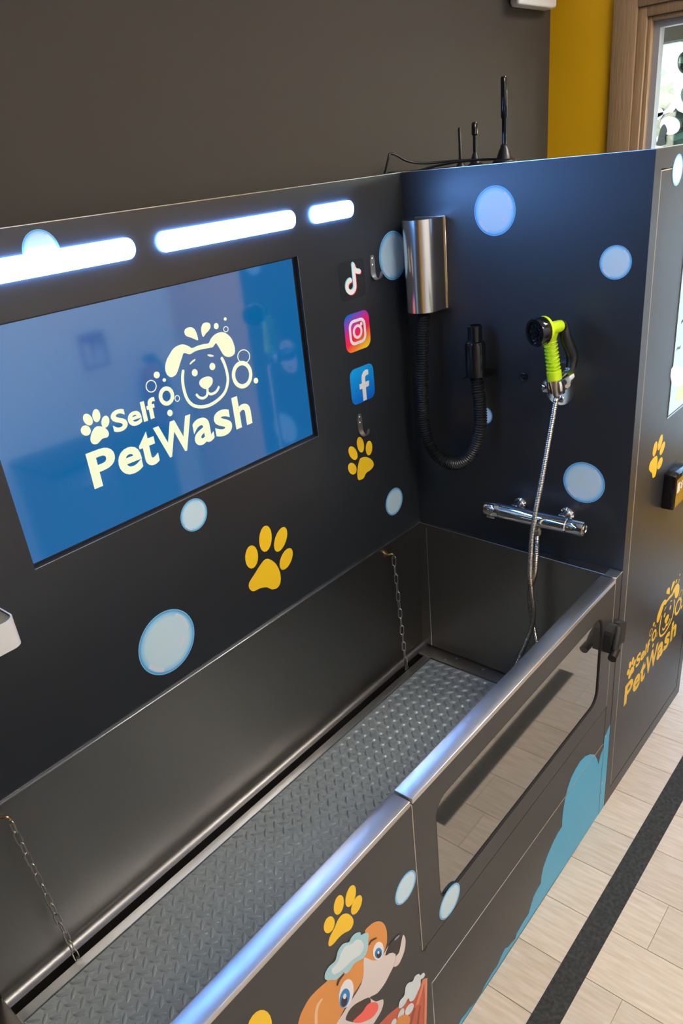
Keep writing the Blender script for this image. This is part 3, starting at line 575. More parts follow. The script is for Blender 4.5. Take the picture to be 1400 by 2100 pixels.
# ------------------------------------------------------------------ materials
M = {}
M['panel'] = mat('charcoal laminate', (.0175, .0200, .0245, 1), .40, spec=.72)
add_bump(M['panel'], nscale=900, strength=.12, detail=2, dist=.0003)
M['panel_edge'] = mat('pale cut panel edge', (.42, .35, .27, 1), .45)  # tan edge tape; on the door bevels it paints in the edge highlight
M['alu_edge'] = mat('bright aluminium edge', (.8, .8, .8, 1), .3, metal=1)
M['black'] = mat('black plastic', (.008, .008, .009, 1), .35)
M['black_gloss'] = mat('glossy black plastic', (.006, .006, .007, 1), .12)
M['rubber_black'] = mat('black rubber', (.01, .01, .01, 1), .6)
M['gap'] = mat('dark gap', (.004, .004, .004, 1), .8)
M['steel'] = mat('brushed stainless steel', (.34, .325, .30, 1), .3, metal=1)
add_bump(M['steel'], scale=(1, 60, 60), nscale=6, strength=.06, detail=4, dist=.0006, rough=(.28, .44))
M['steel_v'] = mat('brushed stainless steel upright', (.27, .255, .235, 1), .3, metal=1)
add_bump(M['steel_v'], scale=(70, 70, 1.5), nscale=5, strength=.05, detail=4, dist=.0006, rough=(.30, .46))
M['steel_cap'] = mat('satin steel cap', (.72, .72, .72, 1), .22, metal=1)
add_bump(M['steel_cap'], scale=(1.5, 420, 420), nscale=9, strength=.16, detail=2, dist=.0005, rough=(.26, .36))
M['steel_dry'] = mat('brushed steel dryer housing', (.74, .71, .67, 1), .22, metal=1)
add_bump(M['steel_dry'], scale=(80, 80, 1), nscale=5, strength=.03, detail=3, dist=.0004, rough=(.16, .26))
M['hook_steel'] = mat('satin hook steel', (.62, .56, .5, 1), .42, metal=1)
M['chrome'] = mat('chrome', (.86, .87, .88, 1), .06, metal=1)
M['hose_steel'] = mat('hose steel', (.56, .51, .43, 1), .28, metal=1)
M['chain'] = mat('galvanised chain steel', (.58, .55, .50, 1), .3, metal=1)
M['brass'] = mat('brass', (.62, .46, .22, 1), .3, metal=1)
M['hose_black'] = mat('black corrugated hose', (.012, .012, .011, 1), .38)
M['mat'] = mat('grey rubber mat', (.225, .245, .242, 1), .26, spec=.5)
add_bump(M['mat'], nscale=60, strength=.06, detail=3, dist=.0006, rough=(.20, .34))
M['green'] = mat('lime green plastic', srgb(205, 235, 30), .38)
M['white_plastic'] = mat('white plastic', (.72, .72, .71, 1), .35)
M['tan'] = mat('tan inside of holder', (.25, .21, .13, 1), .6)
M['yellow_print'] = mat('yellow vinyl print', srgb(252, 204, 38), .4)
M['white_print'] = mat('white vinyl print', srgb(236, 232, 228), .4)
M['cyan_print'] = mat('sky blue vinyl print', srgb(72, 178, 220), .4)
M['icon_dark'] = mat('near black vinyl', (.014, .016, .019, 1), .4)
M['icon_cyan'] = mat('turquoise vinyl', srgb(105, 215, 230), .4)
M['icon_red'] = mat('crimson vinyl', srgb(225, 30, 80), .4)
for k, c in dict(orange=(228, 150, 72), muzzle=(228, 216, 212), mouth=(62, 46, 42), tongue=(252, 104, 92), foam=(168, 212, 222), foam_light=(222, 234, 238),
                 eye=(244, 242, 246), iris=(30, 132, 200), pupil=(38, 30, 52), basin=(205, 96, 66), basin_rim=(232, 140, 108), basin_dark=(160, 70, 48), skin=(242, 196, 152), nose=(34, 32, 33), gloss=(140, 142, 165)).items():
    M['dog_' + k] = mat('printed ' + k, srgb(*c), .4)
M['led'] = mat('led diffuser', (.8, .85, .9, 1), .4, emit=(.15, .39, 1, 1), estr=LED_POWER)
M['lamp'] = mat('ceiling light diffuser', (.9, .9, .9, 1), .5, emit=(1, .95, .88, 1), estr=CEIL_LAMP)
M['display'] = mat('blue display glass', (.002, .004, .008, 1), .06, spec=.9, emit=srgb(4, 98, 160), estr=.95, ior=1.85)
M['display_ink'] = mat('pale yellow display graphics', (.1, .1, .08, 1), .1, emit=srgb(243, 248, 208), estr=.95)
M['display_light'] = mat('pale blue display glass', (.01, .01, .01, 1), .08, emit=srgb(190, 218, 236), estr=.9)
M['display_green'] = mat('lime display graphics', (.01, .01, .01, 1), .1, emit=srgb(190, 208, 60), estr=.9)
M['display_leaf'] = mat('yellow display graphics', (.01, .01, .01, 1), .1, emit=srgb(205, 205, 80), estr=.9)
M['display_white'] = mat('white display graphics', (.01, .01, .01, 1), .1, emit=srgb(225, 236, 243), estr=.9)
M['smoked'] = mat('smoked window glass', (.03, .03, .03, 1), .04, spec=1.0, ior=2.3)
M['taupe'] = mat('taupe wall paint', (.057, .049, .040, 1), .75, spec=.3)
add_bump(M['taupe'], nscale=300, strength=.06, dist=.0004)
M['yellow_wall'] = mat('ochre yellow wall paint', (.66, .355, .002, 1), .6, spec=.3)
add_bump(M['yellow_wall'], nscale=300, strength=.05, dist=.0004)
M['white_wall'] = mat('white wall paint', (.86, .86, .86, 1), .7)
M['ceiling'] = mat('white ceiling paint', (.8, .8, .79, 1), .8)
M['wood'] = mat('oak frame', (.3, .2, .11, 1), .5)
add_mottle(M['wood'], (.20, .115, .055, 1), (.33, .215, .115, 1), 8, (40, 40, 1.2), 5)
M['plank'] = mat('light oak plank', (.6, .5, .4, 1), .38)
add_mottle(M['plank'], srgb(198, 180, 158), srgb(217, 203, 186), 5, (18, 2.0, 1), 6, .3, .7, rnd=.06)
M['grout'] = mat('dark joint', (.30, .24, .18, 1), .8)
M['tape'] = mat('black anti-slip tape', (.022, .022, .021, 1), .75)
add_mottle(M['tape'], (.014, .014, .013, 1), (.05, .05, .046, 1), 90, (1, 1, 1), 6, .35, .75)
M['sign_red'] = mat('sign purple red', srgb(150, 40, 60), .5)
M['extinguisher'] = mat('fire extinguisher red', srgb(150, 20, 24), .3)
M['grey_unit'] = mat('grey cabinet', (.12, .13, .15, 1), .5)
M['film'] = bpy.data.materials.new('white window film')
M['film'].use_nodes = True
_n, _l = M['film'].node_tree.nodes, M['film'].node_tree.links
_b = _n['Principled BSDF']
_tr = _n.new('ShaderNodeBsdfTranslucent')
_tr.inputs[0].default_value = (1.0, .93, .85, 1)
_mx = _n.new('ShaderNodeMixShader')
_mx.inputs[0].default_value = .75
_b.inputs['Base Color'].default_value = (.9, .9, .92, 1)
_l.new(_b.outputs[0], _mx.inputs[1])
_l.new(_tr.outputs[0], _mx.inputs[2])
_l.new(_mx.outputs[0], _n['Material Output'].inputs[0])
M['pane'] = bpy.data.materials.new('clear window pane')
M['pane'].use_nodes = True
_n, _l = M['pane'].node_tree.nodes, M['pane'].node_tree.links
_t = _n.new('ShaderNodeBsdfTransparent')
_t.inputs[0].default_value = (.93, .96, .95, 1)
_g = _n.new('ShaderNodeBsdfGlossy')
_g.inputs['Roughness'].default_value = .02
_mx = _n.new('ShaderNodeMixShader')
_mx.inputs[0].default_value = .06
_l.new(_t.outputs[0], _mx.inputs[1])
_l.new(_g.outputs[0], _mx.inputs[2])
_l.new(_mx.outputs[0], _n['Material Output'].inputs[0])
M['leaf'] = mat('leaf green', (.024, .052, .026, 1), .6)
M['bark'] = mat('bark', (.1, .07, .05, 1), .8)
M['ground'] = mat('pale paving', (.4, .39, .37, 1), .8)
M['brown_header'] = mat('dark brown header', (.05, .04, .02, 1), .6)


def ramp_radial(name, stops, rough=.35):
    """printed bubble: rings of colour by distance from the print's own centre"""
    m = mat(name, (1, 1, 1, 1), rough)
    n, l, b = nodes(m)
    tc = n.new('ShaderNodeTexCoord')
    ln = n.new('ShaderNodeVectorMath')
    ln.operation = 'LENGTH'
    rp = n.new('ShaderNodeValToRGB')
    e = rp.color_ramp.elements
    e[0].position, e[0].color = stops[0]
    e[1].position, e[1].color = stops[-1]
    for p, c in stops[1:-1]:
        e.new(p).color = c
    l.new(tc.outputs['Object'], ln.inputs[0])
    l.new(ln.outputs['Value'], rp.inputs[0])
    l.new(rp.outputs[0], b.inputs['Base Color'])
    return m


M['bubble'] = ramp_radial('soap bubble print', [(0, srgb(205, 228, 238)), (.76, srgb(200, 228, 242)), (.90, srgb(142, 206, 240)), (.955, srgb(62, 156, 220)), (.98, srgb(150, 214, 245)), (1.0, srgb(50, 140, 205))])


def gradient_mat(name, stops, angle, size):
    """printed linear gradient across the tile's own x/z"""
    m = mat(name, (1, 1, 1, 1), .4)
    n, l, b = nodes(m)
    tc = n.new('ShaderNodeTexCoord')
    dt = n.new('ShaderNodeVectorMath')
    dt.operation = 'DOT_PRODUCT'
    dt.inputs[1].default_value = (math.cos(angle) / size, 0, math.sin(angle) / size)
    ad = n.new('ShaderNodeMath')
    ad.inputs[1].default_value = .5
    rp = n.new('ShaderNodeValToRGB')
    e = rp.color_ramp.elements
    e[0].position, e[0].color = stops[0]
    e[1].position, e[1].color = stops[-1]
    for p, c in stops[1:-1]: e.new(p).color = c
    l.new(tc.outputs['Object'], dt.inputs[0])
    l.new(dt.outputs['Value'], ad.inputs[0])
    l.new(ad.outputs[0], rp.inputs[0])
    l.new(rp.outputs[0], b.inputs['Base Color'])
    return m


M['insta'] = gradient_mat('sunset gradient tile', [(0, srgb(252, 205, 40)), (.2, srgb(250, 130, 50)), (.4, srgb(236, 30, 70)), (.6, srgb(226, 30, 120)), (.8, srgb(150, 60, 180)), (1, srgb(0, 96, 205))], math.radians(112), .115)
M['fb'] = gradient_mat('blue gradient tile', [(0, srgb(4, 96, 205)), (1, srgb(14, 165, 236))], math.radians(100), .11)

# ------------------------------------------------------------------ room shell
XW, YW, YF, XL, CZ = 1.1, .105, -2.6, -3.3, 2.95
floor = struct(box('floor', XL, XW, YF, YW, -.06, -.003, M['grout']))
pw = .1735
pmesh = {}
x = -.08 - pw * 18
k = 0
while x < XW - .01:
    xa, xb = max(x, XL), min(x + pw, XW)
    ends = [-1.003 - .42 * ((k * 5) % 7) / 7 + .9 * j for j in (-2, -1, 0, 1, 2)]
    if k == 16: ends = [-1.003 + .9 * j for j in (-2, -1, 0, 1, 2)]
    cuts = sorted([YF] + [e for e in ends if YF + .05 < e < YW - .05] + [YW])
    if xb - xa > .03:
        for ya, yb in zip(cuts, cuts[1:]):
            key = (round(xb - xa, 3), round(yb - ya, 3))
            if key not in pmesh:
                bm = bmesh.new()
                g = .0005
                bm_box(bm, -key[0] / 2 + g, key[0] / 2 - g, -key[1] / 2 + g, key[1] / 2 - g, -.003, 0, .0006, 1)
                me = bpy.data.meshes.new('plank')
                bm.to_mesh(me)
                bm.free()
                me.materials.append(M['plank'])
                pmesh[key] = me
            link(bpy.data.objects.new('plank', pmesh[key]), floor, ((xa + xb) / 2, (ya + yb) / 2, 0))
    x += pw
    k += 1
struct(box('wall_back', XL, XW + .12, YW, YW + .12, 0, CZ, M['taupe']))
DY0, DY1, DZ = -1.20, -.205, 2.40       # door opening in the right wall
wr = struct(boxes('wall_right', [(XW, XW + .12, DY1, YW, 0, CZ), (XW, XW + .12, YF, DY0, 0, CZ), (XW, XW + .12, DY0, DY1, DZ, CZ)], M['yellow_wall']))
struct(box('wall_left', XL - .12, XL, -1.75, YW + .12, 0, CZ, M['taupe']))
struct(box('wall_left_accent', XL - .12, XL, YF - .12, -1.75, 0, CZ, M['yellow_wall']))
struct(box('wall_front', XL, XW + .12, YF - .12, YF, 0, CZ, M['white_wall']))
struct(box('ceiling', XL - .12, XW + .12, YF - .12, YW + .12, CZ, CZ + .1, M['ceiling']))

# door in the right wall: oak casing, stepped stop, glazed leaf
door = struct(thing('door_1', (XW, (DY0 + DY1) / 2, 0), None, None))
cw = .083


def casing(y0, y1, z0, z1, x0, x1, name='casing'):
    return box(name, x0, x1, y0, y1, z0, z1, M['wood'], door, .003, 2)


casing(DY1 - .008, DY1 + .073, 0, DZ + .073, XW - .016, XW + .002)
casing(DY0 - .073, DY0 + .008, 0, DZ + .073, XW - .016, XW + .002)
casing(DY0 + .008, DY1 - .008, DZ - .008, DZ + .073, XW - .016, XW + .002)
casing(DY1 - .038, DY1 - .008, 0, DZ - .008, XW - .006, XW + .11, 'jamb')
casing(DY0 + .008, DY0 + .038, 0, DZ - .008, XW - .006, XW + .11, 'jamb')
casing(DY0 + .038, DY1 - .038, DZ - .038, DZ - .008, XW - .006, XW + .11, 'jamb')
casing(DY1 - .052, DY1 - .038, 0, DZ - .038, XW + .006, XW + .09, 'door_stop')
casing(DY0 + .038, DY0 + .052, 0, DZ - .038, XW + .006, XW + .09, 'door_stop')
casing(DY0 + .052, DY1 - .052, DZ - .052, DZ - .038, XW + .006, XW + .09, 'door_stop')
a0, a1, zt = DY0 + .052, DY1 - .052, DZ - .052
M['seal'] = mat('grey seal', (.26, .25, .26, 1), .4)
boxes('seal_frame', [(XW + .03, XW + .07, a1 - .02, a1, .02, zt), (XW + .03, XW + .07, a0, a0 + .02, .02, zt), (XW + .03, XW + .07, a0 + .02, a1 - .02, zt - .02, zt), (XW + .03, XW + .07, a0 + .02, a1 - .02, .02, .12)], M['seal'], door)
box('pane', XW + .046, XW + .052, a0 + .02, a1 - .02, .12, zt - .02, M['pane'], door)

# lobby beyond the door and its shop window
struct(box('floor_lobby', XW + .12, 2.4, -2.6, 1.2, -.06, 0, M['ground']))
struct(box('ceiling_lobby', XW + .12, 2.12, -2.6, 1.2, 2.75, 2.85, M['ceiling']))
struct(boxes('wall_lobby', [(1.95, 2.1, -2.6, 1.2, 2.424, 2.75), (1.95, 2.1, -2.6, 1.2, 0, .5), (1.95, 2.1, -2.6, -2.4, .5, 2.424)], M['yellow_wall']))
struct(box('wall_lobby_side', XW + .12, 2.1, 1.2, 1.3, 0, 2.85, M['yellow_wall']))
win = struct(thing('window_1', (2.0, -.6, .5), None, None))
box('window_header', 1.97, 2.06, -2.4, 1.2, 2.352, 2.424, M['brown_header'], win)
box('window_frame', 1.97, 2.06, -2.4, 1.2, .5, .56, M['brown_header'], win)
box('pane', 2.02, 2.028, -2.4, 1.2, .56, 2.352, M['pane'], win)
film_plane = ('x', 2.012, -1)
holes = [cat for cat in (TRACE['film_h1'], TRACE['film_h2'], TRACE['film_h3'], TRACE['film_h4'])]
allp = [p for h in holes for p in h]
fx0, fx1, fz0, fz1 = min(p[0] for p in allp) - .35, max(p[0] for p in allp) + .06, min(p[1] for p in allp) - .5, 2.345
film = thing('window_film', (2.01, (fx0 + fx1) / 2, fz0), 'white vinyl window film with paw cutout seen through door glass', 'window film')
plate('film_sheet', film_plane, [rect(fx0, fx1, fz0, fz1)] + holes, 0, .0006, M['film'], film)
for h in ('film_w1', 'film_w2', 'film_w3'):
    plate('film_letter', film_plane, [TRACE[h]], .0, .0006, M['film'], film, 2)
plate('film_figure', film_plane, [TRACE['film_fig']], .001, .0006, M['black'], film, 2)

struct(box('ground_outside', 2.4, 40, -25, 25, -.1, -.02, M['ground']))


def tree(x, y, h, r, label):
    t = thing('tree', (x, y, -.02), label, 'tree', 'trees outside the shop window')
    lathe('trunk', (x, y, -.02), (0, 0, 1), [(0, .16), (.5, .12), (h * .6, .07)], M['bark'], t, 10)
    bm = bmesh.new()
    for i in range(5200):
        d = Vector((random.gauss(0, 1), random.gauss(0, 1), random.gauss(0, 1))).normalized() * r * random.random() ** .4
        c = Vector((x, y, h)) + Vector((d.x, d.y, d.z * .95))
        a = Vector((random.gauss(0, 1), random.gauss(0, 1), random.gauss(0, 1))).normalized()
        u, v, w = frame_axes(a)
        s = random.uniform(.09, .19)
        vs = [bm.verts.new(c + u * s), bm.verts.new(c + v * s * .5), bm.verts.new(c - u * s), bm.verts.new(c - v * s * .5)]
        bm.faces.new(vs)
    f = from_bm('foliage', bm, M['leaf'], t, recalc=False)
    f['kind'] = 'stuff'


tree(6.0, 1.4, 2.6, 1.4, 'green leafy tree outside, behind the paw cutout in the window film')
tree(8.6, -2.4, 3.0, 1.8, 'larger green leafy tree standing farther behind the window film')

# ceiling lights added out of view to light the room
for i, (lx, ly, sx, sy) in enumerate(((-1.15, -2.05, .6, .6), (.45, -1.4, .6, .6))):
    t = thing('ceiling_light', (lx, ly, CZ), ['square white ceiling light panel behind the wash station, left one', 'square white ceiling light panel above the aisle, right one'][i], 'ceiling light', 'ceiling light panels')
    boxes('light_frame', [(lx - sx / 2 - .02, lx + sx / 2 + .02, ly - sy / 2 - .02, ly - sy / 2, CZ - .03, CZ), (lx - sx / 2 - .02, lx + sx / 2 + .02, ly + sy / 2, ly + sy / 2 + .02, CZ - .03, CZ),
                          (lx - sx / 2 - .02, lx - sx / 2, ly - sy / 2, ly + sy / 2, CZ - .03, CZ), (lx + sx / 2, lx + sx / 2 + .02, ly - sy / 2, ly + sy / 2, CZ - .03, CZ)], M['white_plastic'], t)
    box('diffuser', lx - sx / 2, lx + sx / 2, ly - sy / 2, ly + sy / 2, CZ - .02, CZ - .01, M['lamp'], t)

# things on the wall behind the viewer, seen mirrored in the display
t = thing('fire_sign', (.5, YF, 1.05), 'small red extinguisher sign on the white wall, mirrored in the display', 'sign')
box('sign_board', .41, .60, YF, YF + .004, 1.05, 1.31, M['white_print'], t)
box('sign_field', .417, .593, YF + .004, YF + .005, 1.10, 1.303, M['sign_red'], t)
plate('sign_bottle', ('y', YF + .005, 1), [rrect(.44, .485, 1.115, 1.25, .012)], 0, .0006, M['white_print'], t)
for j, q in enumerate((.515, .545)):
    plate('sign_flame', ('y', YF + .005, 1), [[(q - .02, 1.12), (q + .02, 1.12), (q + .025, 1.17), (q + .005, 1.25), (q - .002, 1.2), (q - .02, 1.17)]], 0, .0006, M['white_print'], t, 2)
t = thing('fire_extinguisher', (.8, YF + .09, .55), 'red fire extinguisher hung on the white wall, mirrored in the display', 'extinguisher')
lathe('cylinder', (.8, YF + .09, .55), (0, 0, 1), [(0, .06), (.01, .075), (.42, .075), (.48, .05), (.5, .022), (.53, .022)], M['extinguisher'], t)
tube('hose', cat_rom([(.8, YF + .09, 1.07), (.87, YF + .1, 1.05), (.9, YF + .1, .9), (.89, YF + .1, .75)], 5), .011, M['rubber_black'], t)
box('lever', .77, .85, YF + .07, YF + .11, 1.075, 1.11, M['black'], t, .006)
box('wall_bracket', .785, .815, YF, YF + .02, .85, .95, M['black'], t)
t = thing('storage_cabinet', (.3, YF + .2, 0), 'low grey cabinet against the white wall, mirrored in the display', 'cabinet')
box('cabinet_body', -.15, .62, YF + .005, YF + .4, .05, .72, M['grey_unit'], t, .004)
box('cabinet_top', -.17, .64, YF + .005, YF + .42, .72, .75, M['black'], t, .003)
for a, b in ((-.145, .23), (.24, .615)):
    d = box('cabinet_door', a, b, YF + .4, YF + .416, .07, .7, M['grey_unit'], t, .002)
    box('handle', (a + b) / 2 - .05, (a + b) / 2 + .05, YF + .416, YF + .436, .62, .635, M['chrome'], d, .003)

# black anti-slip tape on the floor
tag(box('floor_tape', XL + .3, XW - .02, -.902, -.832, 0, .0012, M['tape']), 'black anti-slip tape strip on the oak floor nearest the wash station', 'floor tape', 'floor tapes')
tag(box('floor_tape', -.38, .62, -1.150, -1.086, 0, .0012, M['tape']), 'black anti-slip tape strip mirrored in the smoked tub door window', 'floor tape', 'floor tapes')

# white unit on the taupe wall high up by the yellow corner
t = thing('wall_unit', (.9, YW, 2.43), 'white plastic unit high on taupe wall beside yellow corner', 'wall unit')
box('casing', .80, 1.04, YW - .055, YW, 2.432, 2.66, M['white_plastic'], t, .012, 3)
box('front_flap', .745, .985, YW - .068, YW - .053, 2.428, 2.64, M['white_plastic'], t, .006, 3)
# ------------------------------------------------------------------ wash station: panels
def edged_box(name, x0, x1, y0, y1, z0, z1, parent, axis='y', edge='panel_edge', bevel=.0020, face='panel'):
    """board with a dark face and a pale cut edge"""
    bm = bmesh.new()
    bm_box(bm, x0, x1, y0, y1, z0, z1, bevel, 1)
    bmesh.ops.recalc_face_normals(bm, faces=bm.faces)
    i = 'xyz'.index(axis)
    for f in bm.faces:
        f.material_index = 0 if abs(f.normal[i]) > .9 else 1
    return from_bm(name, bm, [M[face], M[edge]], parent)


disc_me = None
hl_me = []


def bubble(parent, plane, a, z, r, off=0., name='bubble'):
    """round soap-bubble sticker: unit disc scaled to its radius"""
    global disc_me
    if disc_me is None:
        bm = bmesh.new()
        plate('', ('y', 0, -1), [circle(0, 0, 1, 48)], 0, .0004, None, join=bm)
        bmesh.ops.recalc_face_normals(bm, faces=bm.faces)
        disc_me = bpy.data.meshes.new('bubble')
        bm.to_mesh(disc_me)
        bm.free()
        disc_me.materials.append(M['bubble'])
        for path, w in (([(.50, .66), (.70, .42), (.78, .1)], .11), ([(-.72, -.42), (-.56, -.62), (-.36, -.76)], .13), ([(.42, -.36), (.55, -.18)], .16)):
            bm = bmesh.new()
            plate('', ('y', 0, -1), [stroke_loop(path, w)], .0004, .0002, None, join=bm)
            bmesh.ops.recalc_face_normals(bm, faces=bm.faces)
            me = bpy.data.meshes.new('highlight')
            bm.to_mesh(me)
            bm.free()
            me.materials.append(M['bubble_light'])
            hl_me.append(me)
    o = bpy.data.objects.new(name, disc_me)
    link(o, parent, to3(plane, (a, z), off))
    o.scale = (r, 1, r)
    if plane[0] == 'x': o.rotation_euler = (0, 0, -PI / 2)
    if r > .036:
        for me in hl_me:
            h = bpy.data.objects.new('highlight', me)
            COL.objects.link(h)
            h.parent = o
    return o


M['bubble_light'] = mat('bubble highlight print', srgb(216, 226, 240), .35)


def paw_print(parent, key, plane, off=0.):
    p = plate('paw_print', plane, [TRACE[key + '_pad']], off, TH, M['yellow_print'], parent, 4)
    for i in range(4):
        plate('toe', plane, [TRACE['%s_toe_%d' % (key, i)]], off, TH, M['yellow_print'], p, 1)
    return p


LOGO_LETTERS = [('P', -1.139, -1.0735, 1.4730, 1.5520), ('e', -1.0695, -1.0095, 1.4718, 1.5325), ('t', -1.0105, -.9655, 1.4722, 1.5515), ('W', -.9650, -.8575, 1.4735, 1.5530),
                ('a', -.8585, -.7995, 1.4718, 1.5355), ('s', -.793, -.7395, 1.4715, 1.5355), ('h', -.728, -.673, 1.4742, 1.5538),
                ('S', -1.0615, -1.0245, 1.571, 1.6185), ('e', -1.0225, -.987, 1.5715, 1.6035), ('l', -.9835, -.973, 1.573, 1.6172), ('f', -.9695, -.945, 1.5735, 1.619)]


def logo(parent, plane, f, off, m):
    """f maps a point of the display's logo to this surface"""
    g = lambda k: [f(p) for p in TRACE[k]]
    parent = plate('logo_print', plane, [g('logo_ears')], off, TH, m, parent, 3)
    parent['label'] = 'dog head logo with bubbles, paw and lettering Self PetWash'
    for ch, x0, x1, z0, z1 in LOGO_LETTERS:
        a, b = f((x0, z0)), f((x1, z1))
        letter(ch, plane, a[0], b[0], a[1], b[1], off, TH, m, parent)
    s = f((1, 0))[0] - f((0, 0))[0]
    for nm, k in (('splash_drop', 'logo_drop_a'), ('splash_drop', 'logo_drop_b'), ('eyebrow', 'logo_brow_a'), ('eyebrow', 'logo_brow_b'), ('nose', 'logo_nose'), ('paw_pad', 'logo_pad')):
        plate(nm, plane, [g(k)], off, TH, m, parent, 3)
    for i in range(4): plate('toe', plane, [g('logo_toe_%d' % i)], off, TH, m, parent)
    for i in range(8): plate(['drop', 'drop', 'eye', 'eye', 'drop', 'drop', 'drop', 'drop'][i], plane, [g('logo_dot_%d' % i)], off, TH, m, parent)
    for i, w in enumerate((.0105, .0095, .0022, .0022, .0018, .0018)): plate('ring', plane, ring_loops(g('logo_ring_%d' % i), w * s), off, TH, m, parent)
    plate('face_line', plane, [stroke_loop(g('logo_face'), .0078 * s)], off, TH, m, parent)
    plate('mouth', plane, [stroke_loop(g('logo_mouth_a'), .0062 * s)], off, TH, m, parent)
    plate('mouth', plane, [stroke_loop(g('logo_mouth_b'), .0062 * s)], off + TH * .5, TH, m, parent)


PX0 = -1.78         # left end of the back panel
PZ0, PZ1 = .917, 1.992
SX0, SX1, SZ0, SZ1 = -1.317, -.452, 1.3695, 1.8385
bp_ = thing('wash_station_back_panel', (PX0 / 2, .01, PZ0), 'charcoal back panel of pet wash with glowing LED bars and paw stickers', 'panel')
bm = bmesh.new()
plate('', BACK, [rect(PX0, 0, PZ0, PZ1), rect(SX0, SX1, SZ0, SZ1)], -.02, .02, None, join=bm)
board = from_bm('panel_board', bm, M['panel'], bp_)
box('top_trim', PX0, 0, 0.0, .02, PZ1, PZ1 + .0012, M['alu_edge'], bp_)
boxes('cutout_edge', [(SX0 - .0004, SX1 + .0006, -.0004, .0006, SZ0 - .0016, SZ0), (SX1, SX1 + .0012, -.0004, .0006, SZ0, SZ1)], M['alu_edge'], bp_)
for a, b in ((-1.72, -.925), (-.866, -.448), (-.388, -.223)):
    led = plate('led_bar', BACK, [rrect(a, b, 1.9045, 1.9450, .02, 8)], -.004, .0095, M['led'], bp_)
    led['label'] = 'glowing blue-white LED bar with rounded ends'
for a, z, r in ((-1.126, 1.945, .038), (-.0585, 1.7825, .066), (-.912, 1.3205, .0405), (-1.0635, 1.0425, .0835), (-.136, 1.0438, .0455)):
    bubble(bp_, BACK, a, z, r)
paw_print(bp_, 'paw_a', BACK)
paw_print(bp_, 'paw_b', BACK)


def tile(name, x0, x1, z0, z1, m, r):
    t = plate(name, BACK, [rrect(x0, x1, z0, z1, r)], 0, TH, m, bp_)
    s, h = x1 - x0, z1 - z0
    return t, (lambda u, v: (x0 + u * s, z0 + v * h)), s


t, q, s = tile('note_icon', -.3035, -.194, 1.698, 1.7985, M['icon_dark'], .014)
t['label'] = 'dark square icon with a white music note'
arc = [(.425 + .155 * math.cos(math.radians(a)), .345 + .155 * math.sin(math.radians(a))) for a in range(0, -271, -30)]
stem = [(.58, .87), (.58, .6)] + arc
flag = [(.585, .86), (.62, .76), (.70, .69), (.80, .665)]
for nm, dx, dz, mm, lv in (('note_shadow', -.022, .022, 'icon_cyan', 1), ('note_shadow', .022, -.022, 'icon_red', 1.3), ('note', 0, 0, 'white_print', 1.9)):
    plate(nm, BACK, [stroke_loop([q(a + dx, b + dz) for a, b in stem], .115 * s)], TH * lv, TH * .5, M[mm], t)
    plate(nm, BACK, [stroke_loop([q(a + dx, b + dz) for a, b in flag], .115 * s)], TH * (lv + .1), TH * .5, M[mm], t)
t, q, s = tile('camera_icon', -.3005, -.190, 1.5575, 1.6610, M['insta'], .024)
t['label'] = 'rainbow gradient icon with white camera outline'
o_, i_ = rrect(.165, .835, .165, .835, .2), rrect(.245, .755, .245, .755, .13)
plate('camera_outline', BACK, [[q(*p) for p in o_], [q(*p) for p in i_]], TH, TH, M['white_print'], t)
plate('camera_lens', BACK, [[q(*p) for p in circle(.5, .5, .19)], [q(*p) for p in circle(.5, .5, .115)]], TH, TH, M['white_print'], t)
plate('camera_dot', BACK, [[q(*p) for p in circle(.665, .67, .05, 16)]], TH, TH, M['white_print'], t)
t, q, s = tile('letter_icon', -.2970, -.1895, 1.4075, 1.5100, M['fb'], .022)
t['label'] = 'blue square icon with white letter f'
fpts = [(.47, .02), (.62, .02), (.62, .38), (.755, .38), (.775, .53), (.62, .53), (.62, .62), (.635, .68), (.69, .71), (.775, .71), (.775, .85), (.66, .865), (.56, .83), (.49, .75), (.47, .64), (.47, .53), (.36, .53), (.36, .38), (.47, .38)]
plate('letter', BACK, [[q(*p) for p in fpts]], TH, TH, M['white_print'], t)

# ------------------------------------------------------------------ display set into the panel
disp = thing('display_screen', ((SX0 + SX1) / 2, .02, SZ0), 'large blue display screen set in panel showing pale yellow dog logo', 'screen')
box('display_glass', SX0 + .0005, SX1 - .0005, .012, .030, SZ0 + .0005, SZ1 - .0005, M['display'], disp)
boxes('bezel', [(SX1 - .009, SX1 - .0006, .0108, .012, SZ0 + .0006, SZ1 - .0006), (SX0 + .0006, SX1 - .009, .0108, .012, SZ0 + .0006, SZ0 + .006), (SX0 + .0006, SX0 + .004, .0108, .012, SZ0 + .006, SZ1 - .004), (SX0 + .004, SX1 - .009, .0108, .012, SZ1 - .004, SZ1 - .0006)], M['black'], disp)
logo(disp, SCREEN, lambda p: p, .0004, M['display_ink'])

